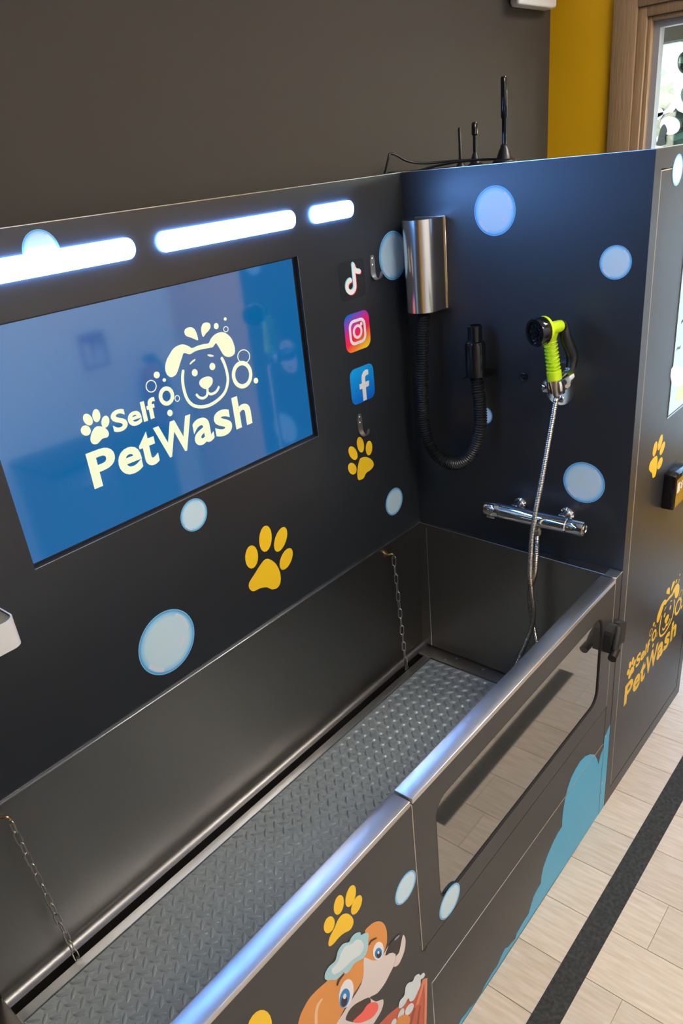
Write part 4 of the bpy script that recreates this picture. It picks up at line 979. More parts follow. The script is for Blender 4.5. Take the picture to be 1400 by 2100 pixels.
# ------------------------------------------------------------------ hooks
for hx, hz, lab in ((-.157, 1.768, 'small steel hook beside the music note icon'), (-.272, 1.348, 'small steel hook above the yellow paw print')):
    t = thing('wall_hook', (hx, 0, hz), lab, 'hook', 'steel hooks on the back panel')
    prof = [(0, .03), (0, 0), (.0, -.018), (.004, -.028), (.012, -.0335), (.021, -.032), (.027, -.024), (.030, -.012)]
    P = cat_rom([(0, 0, 0)] + [(0, 0, 0)], 1)
    pts = cat_rom([Vector((hx, -a - .0015, hz + b)) for a, b in prof], 4)
    bm = bmesh.new()
    rows = []
    for i, p in enumerate(pts):
        f = i / (len(pts) - 1)
        w = .0098 * (1 - .45 * max(0, (f - .25) / .75))
        if f < .08: w *= .55 + .45 * f / .08
        if f > .93: w *= .7
        tg = (pts[min(i + 1, len(pts) - 1)] - pts[max(i - 1, 0)]).normalized()
        nn = Vector((1, 0, 0)).cross(tg) * .0009
        rows.append([bm.verts.new(p + Vector((-w, 0, 0)) + nn), bm.verts.new(p + Vector((w, 0, 0)) + nn), bm.verts.new(p + Vector((w, 0, 0)) - nn), bm.verts.new(p + Vector((-w, 0, 0)) - nn)])
    for a, b in zip(rows, rows[1:]):
        for j in range(4): bm.faces.new((a[j], a[(j + 1) % 4], b[(j + 1) % 4], b[j]))
    bm.faces.new(rows[0])
    bm.faces.new(rows[-1][::-1])
    from_bm('hook_strap', bm, M['hook_steel'], t, True)
    for dz in (.021, .004):
        lathe('screw', (hx, -.002, hz + dz), (0, -1, 0), [(0, .0036), (.0012, .0034), (.0022, .0022), (.0025, .0005)], M['chrome'], t, 12)

# ------------------------------------------------------------------ white holder at the left edge of the picture
hx1, hy, hz0, hz1 = -1.420, -.10, 1.287, 1.346
t = thing('soap_holder', (hx1 - .09, -.05, hz0), 'white rounded plastic holder fixed to the back panel at its left', 'holder')
bm = bmesh.new()
out = [(hx1 - .18, 0), (hx1 - .18, hy + .02)] + [(hx1 - .16 - .02 * math.cos(a), hy + .02 - .02 * math.sin(a)) for a in (PI / 6, PI / 3, PI / 2)] + [(hx1 - .022 + .022 * math.sin(a), hy + .022 - .022 * math.cos(a)) for a in [PI / 12 * k for k in range(7)]] + [(hx1, 0)]
cx_, cy_ = hx1 - .09, -.05
inn = [((p[0] - cx_) * .965 + cx_, (p[1] - cy_) * .955 + cy_) for p in out]
lo_ = [bm.verts.new((a + (cx_ - a) * .0, b, hz0)) for a, b in out]
to_ = [bm.verts.new((a, b, hz1)) for a, b in out]
ti_ = [bm.verts.new((a, b, hz1)) for a, b in inn]
n_ = len(out)
for i in range(n_):
    j = (i + 1) % n_
    bm.faces.new((lo_[i], lo_[j], to_[j], to_[i]))
    bm.faces.new((to_[i], to_[j], ti_[j], ti_[i]))
bm.faces.new(lo_[::-1])
from_bm('holder_shell', bm, M['white_plastic'], t, True)
bm = bmesh.new()
a_ = [bm.verts.new((a, b, hz1 - .0006)) for a, b in inn]
b_ = [bm.verts.new((a, b, hz1 - .004)) for a, b in inn]
for i in range(n_):
    j = (i + 1) % n_
    bm.faces.new((a_[i], a_[j], b_[j], b_[i]))
bm.faces.new(b_)
from_bm('holder_inside', bm, M['tan'], t)

# ------------------------------------------------------------------ service cabinet
CX1 = .731
cab = thing('service_cabinet', (CX1 / 2, -.3, 0), 'tall charcoal service cabinet right of the tub with small screen and logo', 'cabinet')
box('side_panel', 0, .018, -.682, .09, 0, PZ1, M['panel'], cab)
box('side_panel', CX1 - .018, CX1, -.682, .09, 0, PZ1 - .05, M['panel'], cab)
box('rear_panel', .018, CX1 - .018, .072, .09, 0, PZ1 - .05, M['panel'], cab)
box('top_board', .018, .27, -.682, .072, PZ1 - .028, PZ1 - .010, M['panel'], cab)
box('top_board', .27, CX1 - .018, -.682, .072, PZ1 - .070, PZ1 - .052, M['panel'], cab)
boxes('top_trim', [(0, .018, -.682, .09, PZ1, PZ1 + .001), (0, CX1, -.7, -.682, PZ1, PZ1 + .001)], M['alu_edge'], cab)
boxes('front_frame', [(0, .0420, -.7, -.682, 0, PZ1), (.6885, CX1, -.7, -.682, 0, PZ1), (.0420, .6885, -.7, -.682, 1.9495, PZ1), (.0420, .6885, -.7, -.682, 0, .052)], M['panel'], cab)
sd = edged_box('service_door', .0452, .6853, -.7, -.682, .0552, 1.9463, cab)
LS = .485 / .466
logo(cab, FRONT, lambda p: (.1048 + LS * (p[0] + 1.139), .3555 + LS * (p[1] - 1.4735)), .0, M['yellow_print'])
paw_print(cab, 'paw_d', FRONT)
bubble(cab, FRONT, .150, 1.9395, .0345, .0002)
for a, z, r in ((-.2948, 1.882, .061), (-.6238, 1.7535, .0398), (-.5718, 1.1662, .061), (-.256, 1.3235, .027)):
    bubble(cab, SIDE, a, z, r)
lathe('hole_plug', (-.0, -.3823, 1.4506), (-1, 0, 0), [(0, .0125), (.003, .0125), (.004, .010), (.003, .007), (.006, .0055), (.006, .0001)], M['black'], cab, 20)
ts = thing('touch_screen', (.44, -.7, 1.295), 'small pale blue touch screen on the service cabinet front', 'screen')
box('screen_frame', .2525, .640, -.7008, -.7, 1.2915, 1.8870, M['alu_edge'], ts)
box('screen_bezel', .2550, .6375, -.7016, -.7008, 1.2945, 1.8845, M['black'], ts)
box('screen_glass', .2560, .632, -.7022, -.7016, 1.3010, 1.879, M['display_light'], ts)
TSP = ('y', -.7022, -1)
plate('screen_shape', TSP, [[(.257, 1.7), (.262, 1.6855), (.272, 1.682), (.30, 1.69), (.34, 1.72), (.36, 1.78), (.35, 1.85), (.257, 1.87)]], 0, .0003, M['display_green'], ts)
plate('screen_shape', TSP, [TRACE['cs_leaf']], 0, .0003, M['display_leaf'], ts, 2)
plate('screen_shape', TSP, [TRACE['cs_hill']], -.0001, .0003, M['display_white'], ts, 2)
for a, b in ((.300, 1.615), (.285, 1.55), (.27, 1.48)):
    letter('~', TSP, a, a + .03, b, b + .012, 0, .0003, M['black'], ts)
# payment terminal
pt = thing('payment_terminal', (.335, -.72, 1.0), 'black card payment terminal on the service cabinet front', 'terminal')
bm = bmesh.new()
bm_box(bm, .276, .395, -.737, -.7, 1.0, 1.108, .004, 2)
for v in bm.verts:
    if v.co.z > 1.09: v.co.z += (-.7 - v.co.y) * -.22 + .008
from_bm('terminal_body', bm, M['black_gloss'], pt, True)
M['terminal_face'] = mat('glossy terminal face', (.012, .012, .012, 1), .05, spec=.9, coat=1)
box('face_plate', .281, .390, -.7385, -.737, 1.008, 1.098, M['terminal_face'], pt, .0005, 1)
TP = ('y', -.7385, -1)
plate('card_icon', TP, [rrect(.290, .312, 1.052, 1.084, .003)], 0, .0003, M['white_print'], pt)
plate('wave_icon', TP, [stroke_loop([(.320, 1.060), (.326, 1.068), (.320, 1.077)], .004)], 0, .0003, M['white_print'], pt)
plate('wave_icon', TP, [stroke_loop([(.328, 1.056), (.336, 1.068), (.328, 1.081)], .004)], 0, .0003, M['white_print'], pt)

# ------------------------------------------------------------------ tub
TX0 = -1.685
tub = thing('wash_tub', (TX0 / 2, -.35, 0), 'brushed stainless steel wash tub below the charcoal back panel', 'tub')


def extrude_x(name, prof, x0, x1, m, closed=False, smooth=True, th=None, parent=tub):
    bm = bmesh.new()
    A = [bm.verts.new((x0, y, z)) for y, z in prof]
    B = [bm.verts.new((x1, y, z)) for y, z in prof]
    n = len(prof)
    for i in range(n if closed else n - 1):
        j = (i + 1) % n
        bm.faces.new((A[i], A[j], B[j], B[i]))
    if closed:
        bm.faces.new(A[::-1])
        bm.faces.new(B)
    return from_bm(name, bm, m, parent, smooth)


arcp = [(-.026 + .024 * math.cos(math.radians(a)), .456 - .024 * math.sin(math.radians(a))) for a in range(0, 91, 10)]
prof = [(-.004, .9165), (-.002, .914)] + arcp + [(-.0262, .360), (-.030, .360), (-.030, .350), (.012, .350), (.012, .9165)]
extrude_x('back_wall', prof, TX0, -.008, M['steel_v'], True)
box('back_wall_lip', TX0, -.002, -.0055, 0, .9135, .917, M['steel_cap'], tub, .0006, 1)
bm = bmesh.new()        # end wall runs slightly out of square
e0, e1 = -.012, -.043
zz = [.9165, .436]
vs = [(e0, 0, .9165), (e1, -.664, .9165), (e1, -.664, .436), (e0 - .018, 0, .436)]
inner = [bm.verts.new(v) for v in vs]
outer = [bm.verts.new((0.0 - .001, v[1], v[2])) for v in vs]
bm.faces.new(inner)
bm.faces.new(outer[::-1])
for i in range(4):
    j = (i + 1) % 4
    bm.faces.new((inner[i], inner[j], outer[j], outer[i]))
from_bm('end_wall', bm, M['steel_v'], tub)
bm = bmesh.new()
bm_tube(bm, [(e0 - .0005, -.003, .9172), (e1 - .0005, -.664, .9172)], .0011, 6)
from_bm('end_wall_edge', bm, M['steel_cap'], tub)
tube('weld_seam', [(-.0150, -.034, .905), (-.0330, -.044, .438)], .0014, M['steel_cap'], tub, 6)
box('end_ledge', -.092, -.024, -.66, -.0262, .425, .4335, M['steel'], tub, .002)
for a, b in ((-.05, -.16), (-.075, -.13), (-.055, -.27)):
    lathe('rivet', (a, b, .4335), (0, 0, 1), [(0, .004), (.0012, .0035), (.002, .0005)], M['steel_cap'], tub, 10)
box('entry_sill', TX0 - .095, TX0, -.664, 0, .36, .452, M['steel'], tub, .004)
box('drain_channel', TX0, -.09, -.052, -.0262, .34, .362, M['gap'], tub)
box('tray_edge', TX0, -.088, -.077, -.050, .345, .4315, M['steel_cap'], tub, .0012)
box('tray_floor', TX0, -.092, -.66, -.077, .40, .424, M['steel'], tub)
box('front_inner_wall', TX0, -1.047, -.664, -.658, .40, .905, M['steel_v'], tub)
box('corner_post', -.0475, -.0035, -.7, -.664, 0, .9155, M['panel'], tub, .001, 1)
box('post_cap', -.0475, -.0025, -.7012, -.6642, .9157, .9175, M['steel_cap'], tub, .0006, 1)
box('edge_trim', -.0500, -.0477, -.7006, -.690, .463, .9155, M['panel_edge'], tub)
plate('foam_print', FRONT, [[(-.046, .004)] + [(-.046, .333), (-.03, .345), (-.0045, .358), (-.0045, .004)]], .0002, TH, M['cyan_print'], tub)
for zz_ in (.335, .135):
    lathe('screw', (-.038, -.7004, zz_), (0, -1, 0), [(0, .004), (.001, .0036), (.0016, .0004)], M['steel_cap'], tub, 12)
box('tub_base', TX0, -.06, -.64, .06, .0, .338, M['panel'], tub)

# fixed front panel, door, access panel
fp = thing('front_panel', (-1.4, -.69, 0), 'charcoal fixed tub front with cartoon dog print and steel cap', 'panel')
boxes('panel_board', [(PX0, -1.0475, -.7, -.664, .0, .903), (-1.0475, -.0515, -.7, -.664, .3150, .4580), (-1.0475, -1.0222, -.7, -.664, 0, .3150)], M['panel'], fp)
box('steel_cap', PX0, -1.0495, -.7016, -.657, .903, .917, M['steel_cap'], fp, .0022, 2)
dr = thing('tub_door', (-.55, -.68, .46), 'charcoal tub door with smoked window and steel capped rim', 'door')
WX0, WX1, WZ0, WZ1 = -.968, -.123, .5300, .8400
bm = bmesh.new()
plate('', FRONT, [rect(-1.0440, -.0505, .4605, .903), rrect(WX0, WX1, WZ0, WZ1, .045)], -.036, .036, None, join=bm)
bmesh.ops.recalc_face_normals(bm, faces=bm.faces)
for f in bm.faces:
    c = f.calc_center_median()
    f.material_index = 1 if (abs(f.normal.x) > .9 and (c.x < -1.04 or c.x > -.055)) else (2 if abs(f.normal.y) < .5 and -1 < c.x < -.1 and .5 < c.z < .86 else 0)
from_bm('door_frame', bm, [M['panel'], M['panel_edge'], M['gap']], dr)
box('steel_cap', -1.0436, -.0515, -.7016, -.657, .903, .917, M['steel_cap'], dr, .0022, 2)
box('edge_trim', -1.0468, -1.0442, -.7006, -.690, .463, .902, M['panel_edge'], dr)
plate('window_glass', FRONT, [rrect(WX0 + .0006, WX1 - .0006, WZ0 + .0006, WZ1 - .0006, .0445)], -.010, .006, M['smoked'], dr)
plate('window_seal', FRONT, [rrect(WX0 + .0003, WX1 - .0003, WZ0 + .0003, WZ1 - .0003, .0448), rrect(WX0 + .0035, WX1 - .0035, WZ0 + .0035, WZ1 - .0035, .042)], -.0035, .0025, M['rubber_black'], dr)
c_ = lambda k: (sum(p[0] for p in TRACE[k]) / len(TRACE[k]), sum(p[1] for p in TRACE[k]) / len(TRACE[k]))
bubble(fp, FRONT, *c_('fb1'), .0365, .0001)
bubble(dr, FRONT, *c_('fb2'), .0435, .0001)
ap = thing('access_panel', (-.53, -.69, 0), 'charcoal lower access panel with sky blue foam print at floor level', 'panel')
edged_box('panel_board', -1.0202, -.0490, -.7, -.684, .003, .3125, ap, edge='alu_edge', bevel=.0012)
fm = TRACE['foam']
fmx = [(min(x, -.049), z) for x, z in fm]
poly = fmx + [(-1.10, .008), (-1.10, .004), (-.0492, .004)]
plate('foam_print', FRONT, [clip_z(poly, .3112, False)], .0002, TH, M['cyan_print'], ap)
plate('foam_print', FRONT, [clip_z(poly, .3155, True)], .0002, TH, M['cyan_print'], fp)
lathe('screw', (-1.033, -.7, .452), (0, -1, 0), [(0, .006), (.001, .0055), (.0015, .0005)], M['black'], fp, 12)

# dog print on the fixed front
def dogp(name, key, mm, lv, parent, sm=3):
    return plate(name, FRONT, [TRACE['dog_' + key]], lv * .0003, .0003, M['dog_' + mm], parent, sm)


hd = dogp('dog_print', 'head', 'orange', 0, fp)
hd['label'] = 'printed orange and white cartoon puppy with foam on its head'
dogp('ear_fold', 'ear_fold', 'skin', 1, hd)
dogp('muzzle', 'muzzle', 'muzzle', 1, hd, 2)
dogp('mouth', 'mouth', 'mouth', 2, hd)
dogp('tongue', 'tongue', 'tongue', 3, hd)
dogp('nose', 'nose', 'nose', 2, hd, 2)
dogp('nose_edge', 'nose_edge', 'muzzle', 3, hd)
dogp('nose_gloss', 'nose_gloss', 'gloss', 3, hd)
for s_ in 'ab':
    dogp('eye', 'eye_' + s_, 'eye', 2, hd, 1)
    dogp('iris', 'iris_' + s_, 'iris', 3, hd, 1)
    dogp('pupil', 'pupil_' + s_, 'pupil', 4, hd, 1)
    dogp('eye_glint', 'glint_' + s_, 'eye', 5, hd, 1)
    dogp('eyebrow', 'brow_' + s_, 'mouth', 3, hd, 2)
dogp('head_foam', 'head_foam', 'foam', 3, hd)
dogp('head_foam_light', 'head_foam_light', 'foam_light', 4, hd)
bs = dogp('basin_print', 'basin', 'basin', 0, fp, 0)
bs['label'] = 'printed brown wooden basin with foam'
dogp('basin_line', 'basin_line_a', 'basin_dark', 1, bs, 0)
dogp('basin_line', 'basin_line_b', 'basin_dark', 1, bs, 0)
dogp('basin_rim', 'basin_rim', 'basin_rim', 2, bs, 0)
dogp('foam', 'basin_foam', 'foam_light', 3, bs)
dogp('foam', 'bit_a', 'foam_light', 3, bs)
dogp('foam', 'bit_b', 'foam_light', 3, bs)
dogp('foam', 'bit_c', 'foam_light', 3, bs)
dogp('puppy_paw', 'paw_on_basin', 'orange', 4, bs)
paw_print(fp, 'paw_c', FRONT)
pp = plate('paw_print', FRONT, [[(x - c_('paw_c_pad')[0] - 1.545, z - c_('paw_c_pad')[1] + .685) for x, z in TRACE['paw_c_pad']]], 0, TH, M['yellow_print'], fp, 4)
plate('toe', FRONT, [TRACE['toe_e']], 0, TH, M['yellow_print'], pp, 1)

# door latch
lt = thing('door_latch', (-.05, -.71, .69), 'black plastic clamp latch between tub door and cabinet', 'latch')
bm = bmesh.new()
plate('', FRONT, [[(-.112, .712), (-.104, .702), (-.062, .690), (-.052, .696), (-.050, .762), (-.056, .772), (-.078, .784), (-.092, .782), (-.110, .764)]], 0, .022, None, smooth_pts=3, join=bm)
from_bm('latch_body', bm, M['rubber_black'], lt)
bm = bmesh.new()
plate('', FRONT, [[(-.045, .696), (-.036, .688), (.004, .676), (.012, .684), (.014, .738), (.006, .746), (-.030, .762), (-.042, .758)]], 0, .018, None, smooth_pts=3, join=bm)
from_bm('latch_catch', bm, M['rubber_black'], lt)
tube('latch_handle', cat_rom([(-.062, -.722, .766), (-.078, -.727, .752), (-.094, -.731, .736), (-.106, -.733, .720)], 4), lambda i: .0125 - .0002 * i, M['rubber_black'], lt, 14)
tube('latch_knob', [(-.098, -.7345, .714), (-.118, -.7365, .7115), (-.136, -.738, .709)], .0125, M['black'], lt, 16)

# ------------------------------------------------------------------ rubber mat with raised treads
rm = thing('rubber_mat', (-.88, -.36, .424), 'grey rubber mat with raised diamond treads lying in the tub', 'mat')
MX0, MX1, MY0, MY1, MZ = TX0 + .004, -.093, -.652, -.0785, .4285
box('mat_sheet', MX0, MX1, MY0, MY1, .4242, MZ, M['mat'], rm, .001, 1)


def tread_mesh():
    L, W, H = .0165, .0054, .0045
    vs, fs = [], []
    n = 6
    top = []
    for i in range(n + 1):
        t = -1 + 2 * i / n
        w = W * (1 - t * t) ** .8
        vs += [(t * L, -w, 0), (t * L * .93, 0, H * (1 - .45 * t * t)), (t * L, w, 0)]
    for i in range(n):
        a, b = 3 * i, 3 * i + 3
        fs += [(a, b, b + 1, a + 1), (a + 1, b + 1, b + 2, a + 2)]
    fs += [(0, 1, 2), (3 * n + 2, 3 * n + 1, 3 * n)]
    return vs, fs


tv, tf = tread_mesh()
tm = bpy.data.meshes.new('tread')
tm.from_pydata(tv, [], tf)
tm.materials.append(M['mat'])
for p in tm.polygons: p.use_smooth = True
P_ = .0362
spots = []
i0 = int((MX1 - MX0) / P_)
for i in range(i0 + 1):
    for j in range(int((MY1 - MY0) / P_) + 1):
        for h in (0, 1):
            xx = -1.0142 + ((MX0 + 1.0142) // P_ + 1 + i) * P_ + h * P_ / 2
            yy = -.1654 + ((MY0 + .1654) // P_ + 1 + j) * P_ + h * P_ / 2
            if MX0 + .012 < xx < MX1 - .012 and MY0 + .012 < yy < MY1 - .012:
                spots.append((xx, yy, -PI / 4 if h == 0 else PI / 4))
C0 = Vector((-1.9, -1.38, 2.04))
vis = [s for s in spots if s[1] > -.36 and s[0] > -1.66]
vis.sort(key=lambda s: (Vector((s[0], s[1], MZ)) - C0).length)
near = set(vis[:300])
bm = bmesh.new()
for s in spots:
    if s in near:
        o = bpy.data.objects.new('tread', tm)
        link(o, rm, (s[0], s[1], MZ))
        o.rotation_euler = (0, 0, s[2])
    else:
        c, n_ = math.cos(s[2]), math.sin(s[2])
        vv = [bm.verts.new((s[0] + c * x - n_ * y, s[1] + n_ * x + c * y, MZ + z)) for x, y, z in tv]
        for f in tf: bm.faces.new([vv[k] for k in f])
o = from_bm('treads', bm, M['mat'], rm, True, recalc=False)
o['kind'] = 'stuff'

# ------------------------------------------------------------------ tether chains
def link_mesh(L, W, r):
    pts = []
    for a in range(0, 181, 30): pts.append((W / 2 * math.cos(math.radians(a)), 0, L / 2 - W / 2 + W / 2 * math.sin(math.radians(a))))
    for a in range(180, 361, 30): pts.append((W / 2 * math.cos(math.radians(a)), 0, -L / 2 + W / 2 + W / 2 * math.sin(math.radians(a))))
    bm = bm_tube(bmesh.new(), pts, r, 6, True)
    bmesh.ops.recalc_face_normals(bm, faces=bm.faces)
    me = bpy.data.meshes.new('chain_link')
    bm.to_mesh(me)
    bm.free()
    for p in me.polygons: p.use_smooth = True
    me.materials.append(M['chain'])
    return me


lm = link_mesh(.037, .0125, .0019)
for top, bot, lab in (((-.192, -.026, .858), (-.175, -.030, .445), 'steel tether chain hanging by the right end of the tub'), ((-1.540, -.030, .868), (-1.524, -.046, .446), 'steel tether chain hanging at the left of the tub')):
    a, b = Vector(top), Vector(bot)
    t = thing('tether_chain', tuple(b), lab, 'chain', 'tether chains on the tub wall')
    n = int((a - b).length / .0325)
    d = (b - a).normalized()
    for i in range(n + 1):
        o = bpy.data.objects.new('chain_link', lm)
        link(o, t, a.lerp(b, i / n))
        o.rotation_euler = (d.y * 0.9, -d.x, (.25 if i % 2 else PI / 2 + .25) + random.uniform(-.2, .2))
    lathe('wall_eye', (a.x - .012, 0, a.z + .026), (0, -1, 0), [(0, .011), (.003, .010), (.004, .004), (.016, .0035)], M['brass'], t, 12)
    tube('eye_ring', cat_rom([(a.x - .012, -.014, a.z + .026), (a.x - .004, -.024, a.z + .028), (a.x + .002, -.027, a.z + .018), (a.x, -.026, a.z + .008)], 4), .0028, M['brass'], t, 8)
    tri = [(b.x - .007, b.y - .002, b.z - .028), (b.x + .009, b.y - .002, b.z - .026), (b.x + .001, b.y, b.z - .008)]
    tube('end_ring', tri, .0022, M['chain'], t, 6, True)
# ------------------------------------------------------------------ hair dryer on the side panel
dy = thing('hair_dryer', (-.05, -.09, 1.63), 'wall dryer with brushed steel housing and black corrugated hose', 'dryer')
bm = bmesh.new()
yc, rr, xc = -.0925, .0475, -.052
outl = [(-.0005, yc + rr)] + [(xc - rr * math.sin(math.radians(a)) * 1.0, yc + rr * math.cos(math.radians(a))) for a in range(0, 181, 10)] + [(-.0005, yc - rr)]
zs = [(1.632, .0), (1.6335, .0012), (1.8745, .0012), (1.876, .0)]
rings = []
for z, gr in zs:
    ctr = Vector((xc / 2, yc, z))
    rings.append([bm.verts.new((x + (x - xc) * (gr * 12 - .0144) if False else x, y, z)) for x, y in outl])
for A, B in zip(rings, rings[1:]):
    n = len(A)
    for i in range(n):
        j = (i + 1) % n
        bm.faces.new((A[i], A[j], B[j], B[i]))
bm.faces.new(rings[0][::-1])
bm.faces.new(rings[-1])
from_bm('housing', bm, M['steel_dry'], dy, True)
box('back_plate', -.004, 0, yc - rr - .004, yc + rr + .004, 1.630, 1.878, M['steel_dry'], dy, .001, 1)
HP = [Vector(p) for p in TRACE['dry_hose']]
HP = [HP[0] + Vector((0, 0, .01))] + HP
pts = resample(cat_rom(HP, 8), .0036)
tube('hose', pts, lambda i: .0200 if i % 2 else .0160, M['hose_black'], dy, 16)
lathe('hose_collar', HP[0] + Vector((0, 0, -.006)), (0, 0, 1), [(0, .0215), (.012, .0215)], M['black'], dy, 20)
n0, n1, n2 = [Vector(p) for p in TRACE['nozzle']]
lathe('nozzle', n0, n2 - n0, [(0, .026), (.002, .0285), (.090, .0285), (.098, .026), (.101, .0205), (.142, .0195), (.144, .017), (.120, .016)], M['black_gloss'], dy, 28)
hb = thing('nozzle_holder', (0, -.26, 1.45), 'black clip bracket holding the dryer nozzle on the side panel', 'bracket')
box('bracket_plate', -.003, 0, -.296, -.224, 1.446, 1.466, M['black'], hb, .001)
box('bracket_arm', -.070, -.002, -.2955, -.2905, 1.448, 1.4515, M['black'], hb, .001)
box('bracket_arm', -.070, -.002, -.2295, -.2245, 1.448, 1.4515, M['black'], hb, .001)
lathe('screw', (-.004, -.2255, 1.4585), (-1, 0, 0), [(0, .0045), (.0015, .004), (.0025, .0005)], M['steel_cap'], hb, 12)

# ------------------------------------------------------------------ spray gun, its holder, mixer and hose
g0, g1, gr_, gh, gh2, lv0, lv1 = [Vector(p) for p in TRACE['gun']]
gun = thing('spray_gun', tuple(g0), 'lime green spray gun with black nozzle hanging in chrome holder', 'spray gun')
ax = (g1 - g0).normalized()
L = (g1 - g0).length
prof = [(-.004, .0155), (-.003, .0185), (.020, .0190), (.0215, .0165)]
z = .0225
k = 0
while z < L - .004:
    f = z / L
    base = .0135 - .0015 * f
    prof += [(z, base), (z + .0036, base), (z + .0040, base + .0052), (z + .0076, base + .0052), (z + .0080, base)]
    z += .0098
prof += [(L, .0125), (L + .012, .0120)]
lathe('handle_grip', g0, ax, prof, M['green'], gun, 28)
bx_ = (gh - gr_).normalized()
BL = (gh - gr_).length
lathe('barrel', gr_, bx_, [(-.004, .008), (-.002, .0135), (.004, .0150), (.030, .0155), (.042, .019), (.050, .0345), (.058, .0355), (.0585, .030)], M['green'], gun, 30)
tube('neck', [g0 + ax * (L - .01), gr_ + bx_ * .020], lambda i: .0135, M['green'], gun, 18)
bm = bmesh.new()
n = 48
u_, v_, d_ = frame_axes(bx_)
base = gr_ + bx_ * .058
def ring_(t, r, teeth=0.):
    return [bm.verts.new(base + d_ * t + (u_ * math.cos(2 * PI * i / n) + v_ * math.sin(2 * PI * i / n)) * (r + (teeth if (i // 1) % 2 else 0))) for i in range(n)]
RG = [ring_(-.001, .0335), ring_(.002, .0335, .0022), ring_(.024, .0335, .0022), ring_(.027, .0325), ring_(.027, .027), ring_(.021, .0255), ring_(.021, .011), ring_(.025, .0095), ring_(.025, .004), ring_(.028, .0035), ring_(.028, .0002)]
for A, B in zip(RG, RG[1:]):
    for i in range(n): bm.faces.new((A[i], A[(i + 1) % n], B[(i + 1) % n], B[i]))
bm.faces.new(RG[0][::-1])
from_bm('spray_head', bm, M['black_gloss'], gun, True)
for a in range(8):
    t_ = 2 * PI * a / 8
    lathe('spray_outlet', base + d_ * .0205 + (u_ * math.cos(t_) + v_ * math.sin(t_)) * .018, d_, [(0, .0036), (.003, .0034), (.003, .0018), (.001, .0016)], M['black'], gun, 10)
rear = gr_ - bx_ * .004
lathe('rear_ring', rear - bx_ * .004, bx_, [(0, .0135), (.001, .0155), (.005, .0155), (.006, .0135)], M['black'], gun, 20)
lp = cat_rom([rear + Vector((.004, -.002, .006)), rear + Vector((.009, -.004, -.006)), rear.lerp(lv1, .35) + Vector((.004, -.002, 0)), lv1 + Vector((.008, -.002, .02)), lv1 + Vector((.002, -.002, -.012))], 5)
bm = bmesh.new()
bm_tube(bm, lp, lambda i: .0075 + .0075 * math.sin(min(i, 18) / 20 * PI * .75), 14)
from_bm('trigger_lever', bm, M['black'], gun, True)

hd_ = thing('spray_holder', (0, -.497, 1.44), 'chrome shower bracket on the side panel holding spray gun', 'bracket')
plate('wall_plate', SIDE, [rrect(-.5370, -.4560, 1.386, 1.502, .040, 10)], 0, .010, M['chrome'], hd_)
pc = Vector((-.010, -.500, 1.452))
lathe('bracket_arm', pc, (-1, -.12, .12), [(0, .024), (.004, .026), (.018, .021), (.040, .017), (.052, .015)], M['chrome'], hd_, 24)
kc = g0 - ax * .022
bm = bmesh.new()
u_, v_, d_ = frame_axes(ax)
n = 28
yy_ = Vector((0, 1, 0))
rad0 = Vector((-1, -.35, 0)).normalized()
ar = []
for i in range(n + 1):
    a = math.radians(35 + 290 * i / n)
    dirv = (rad0 * math.cos(a) + rad0.cross(Vector((0, 0, 1))) * math.sin(a))
    ar.append([bm.verts.new(kc + dirv * r + ax * h) for r, h in ((.0125, -.017), (.0215, -.017), (.0235, -.008), (.0235, .010), (.0215, .017), (.0135, .017))])
for A, B in zip(ar, ar[1:]):
    for j in range(6): bm.faces.new((A[j], A[(j + 1) % 6], B[(j + 1) % 6], B[j]))
bm.faces.new(ar[0])
bm.faces.new(ar[-1][::-1])
from_bm('cradle', bm, M['chrome'], hd_, True)
lathe('cradle_cap', kc + Vector((.006, .027, -.004)), (0, 1, 0), [(-.012, .016), (-.002, .018), (.006, .018), (.009, .014), (.009, .0002)], M['chrome'], hd_, 22)
for zz_ in (1.402,):
    lathe('screw_cap', (-.010, -.500, zz_), (-1, 0, 0), [(0, .010), (.003, .009), (.005, .004), (.0052, .0002)], M['chrome'], hd_, 18)

mx = thing('mixer_tap', (0, -.45, 1.03), 'chrome thermostatic mixer bar on the side panel above the tub', 'tap')
m0, m1 = Vector((-.068, -.2975, 1.0585)), Vector((-.068, -.6095, 1.0575))
md = (m1 - m0).normalized()
ML = (m1 - m0).length
lathe('tap_body', m0 + md * .050, md, [(0, .0205), (.002, .0222), (ML - .102, .0222), (ML - .100, .0205)], M['chrome'], mx, 32)
lathe('tap_knob', m0, md, [(0, .017), (.0015, .0205), (.006, .0215), (.046, .0220), (.049, .0205)], M['chrome'], mx, 32)
lathe('tap_knob', m1, -md, [(0, .016), (.0015, .0205), (.006, .0215), (.046, .0220), (.049, .0205)], M['chrome'], mx, 32)
tube('knob_ring', [m1 + md * .0005 + Vector((math.cos(a), 0, math.sin(a))) * .013 for a in [2 * PI * i / 20 for i in range(20)]], .0014, M['chrome'], mx, 6, True)
box('knob_lever', m0.x - .006, m0.x + .006, m0.y - .032, m0.y - .004, m0.z - .030, m0.z - .0205, M['chrome'], mx, .003)
for yy in (-.378, -.528):
    lathe('wall_union', (0, yy, 1.060), (-1, 0, 0), [(0, .021), (.004, .021), (.008, .015), (.012, .0125), (.030, .0125), (.050, .0115)], M['chrome'], mx, 24)
    lathe('union_nut', (-.026, yy, 1.060), (-1, 0, 0), [(0, .0135), (.001, .0150), (.016, .0150), (.017, .0135)], M['chrome'], mx, 6, False)
ob = Vector(TRACE['sh_hose_b'][0])
lathe('tap_outlet', (ob.x, ob.y, 1.042), (0, 0, -1), [(0, .013), (.008, .0115), (.016, .0110)], M['hose_steel'], mx, 18)

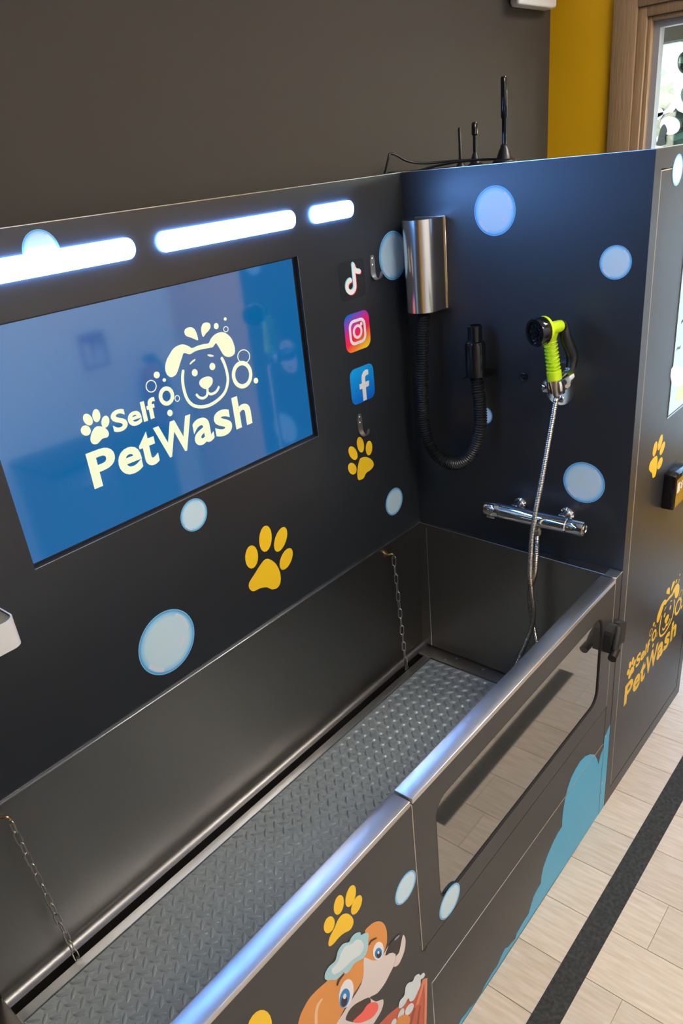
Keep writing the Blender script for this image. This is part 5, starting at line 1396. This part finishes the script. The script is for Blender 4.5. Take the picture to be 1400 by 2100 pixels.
sh = thing('shower_hose', tuple(TRACE['sh_hose_a'][-1]), 'ribbed metal shower hose running from spray gun down into tub', 'hose')
ha = [Vector(p) for p in TRACE['sh_hose_a']]
hb_ = [Vector(p) for p in TRACE['sh_hose_b']]
ha[0] = kc - ax * .030
loop = ha + [Vector((-.15, -.42, .50)), Vector((-.22, -.43, .452)), Vector((-.30, -.50, .4425)), Vector((-.27, -.59, .4425)), Vector((-.18, -.60, .455)), Vector((-.12, -.545, .53)), Vector((-.10, -.505, .60))] + hb_[::-1]
hp = resample(cat_rom(loop, 8), .0026)
tube('hose', hp, lambda i: .0077 if i % 2 else .0064, M['hose_steel'], sh, 12)
lathe('cone_nut', g0 - ax * .004, -ax, [(0, .0125), (.004, .0135), (.010, .0130), (.030, .0098), (.042, .0088), (.043, .0070)], M['hose_steel'], sh, 24)
lathe('hose_nut', (ob.x, ob.y, 1.027), (0, 0, -1), [(0, .0115), (.002, .0125), (.016, .0120), (.022, .0085)], M['hose_steel'], sh, 8, False)

# ------------------------------------------------------------------ antennas and cables on the cabinet top
TZ = PZ1 - .010
A1, A2, A3 = Vector((.2, -.212, TZ)), Vector((.2, -.119, TZ)), Vector((.22, -.058, TZ))
t = thing('antenna', tuple(A1), 'tallest black rod antenna on the cabinet top', 'antenna', 'antennas on the cabinet top')
lathe('base', A1, (0, 0, 1), [(0, .034), (.004, .035), (.012, .032), (.016, .022), (.038, .015), (.044, .011), (.050, .010), (.052, .007)], M['black'], t, 28)
lathe('rod', A1 + Vector((0, 0, .048)), (-.01, .0, 1), [(0, .0066), (.066, .0066), (.069, .0090), (.160, .0090), (.165, .0075), (.166, .0005)], M['black_gloss'], t, 16)
t = thing('antenna', tuple(A2), 'middle short black antenna with thick tip on the cabinet top', 'antenna', 'antennas on the cabinet top')
lathe('base', A2, (0, 0, 1), [(0, .028), (.004, .029), (.008, .025), (.012, .016), (.030, .0095), (.040, .0055)], M['black'], t, 28)
lathe('rod', A2 + Vector((0, 0, .038)), (0, .0, 1), [(0, .0058), (.044, .0058), (.047, .0090), (.072, .0090), (.077, .007), (.078, .0005)], M['black_gloss'], t, 16)
t = thing('antenna', tuple(A3), 'thin black whip antenna leftmost on the cabinet top', 'antenna', 'antennas on the cabinet top')
lathe('base', A3, (0, 0, 1), [(0, .018), (.006, .017), (.016, .008), (.024, .005)], M['black'], t, 20)
lathe('rod', A3 + Vector((0, 0, .02)), (-.03, .01, 1), [(0, .0046), (.086, .0038), (.088, .0005)], M['black_gloss'], t, 12)
for nm, pts, lab in (('antenna_cable', [(.19, -.118, TZ + .022), (.16, -.05, TZ + .024), (.12, -.0, TZ + .026), (.08, .03, TZ + .036), (.05, .048, TZ + .055), (.035, .058, TZ + .060), (.028, .060, TZ + .048), (.026, .075, TZ + .012), (.025, .0965, TZ - .004), (.025, .0972, TZ - .06)], 'black antenna cable arching over the left end of cabinet top'),
                     ('antenna_cable', [(.195, -.205, TZ + .016), (.18, -.15, TZ + .020), (.15, -.08, TZ + .020), (.12, -.02, TZ + .014), (.09, .02, TZ + .006), (.06, .045, TZ + .004), (.05, .075, TZ + .005), (.05, .0965, TZ - .004), (.05, .0972, TZ - .06)], 'black cable from the tallest antenna lying low across the top'),
                     ('antenna_cable', [(.225, -.055, TZ + .006), (.17, -.01, TZ + .006), (.12, .03, TZ + .008), (.07, .055, TZ + .010), (.05, .078, TZ + .010), (.07, .0965, TZ - .004), (.07, .0972, TZ - .06)], 'thin black cable of the whip antenna lying along the top')):
    c = tag(tube(nm, cat_rom(pts, 6), .0034, M['black']), lab, 'cable', 'antenna cables')
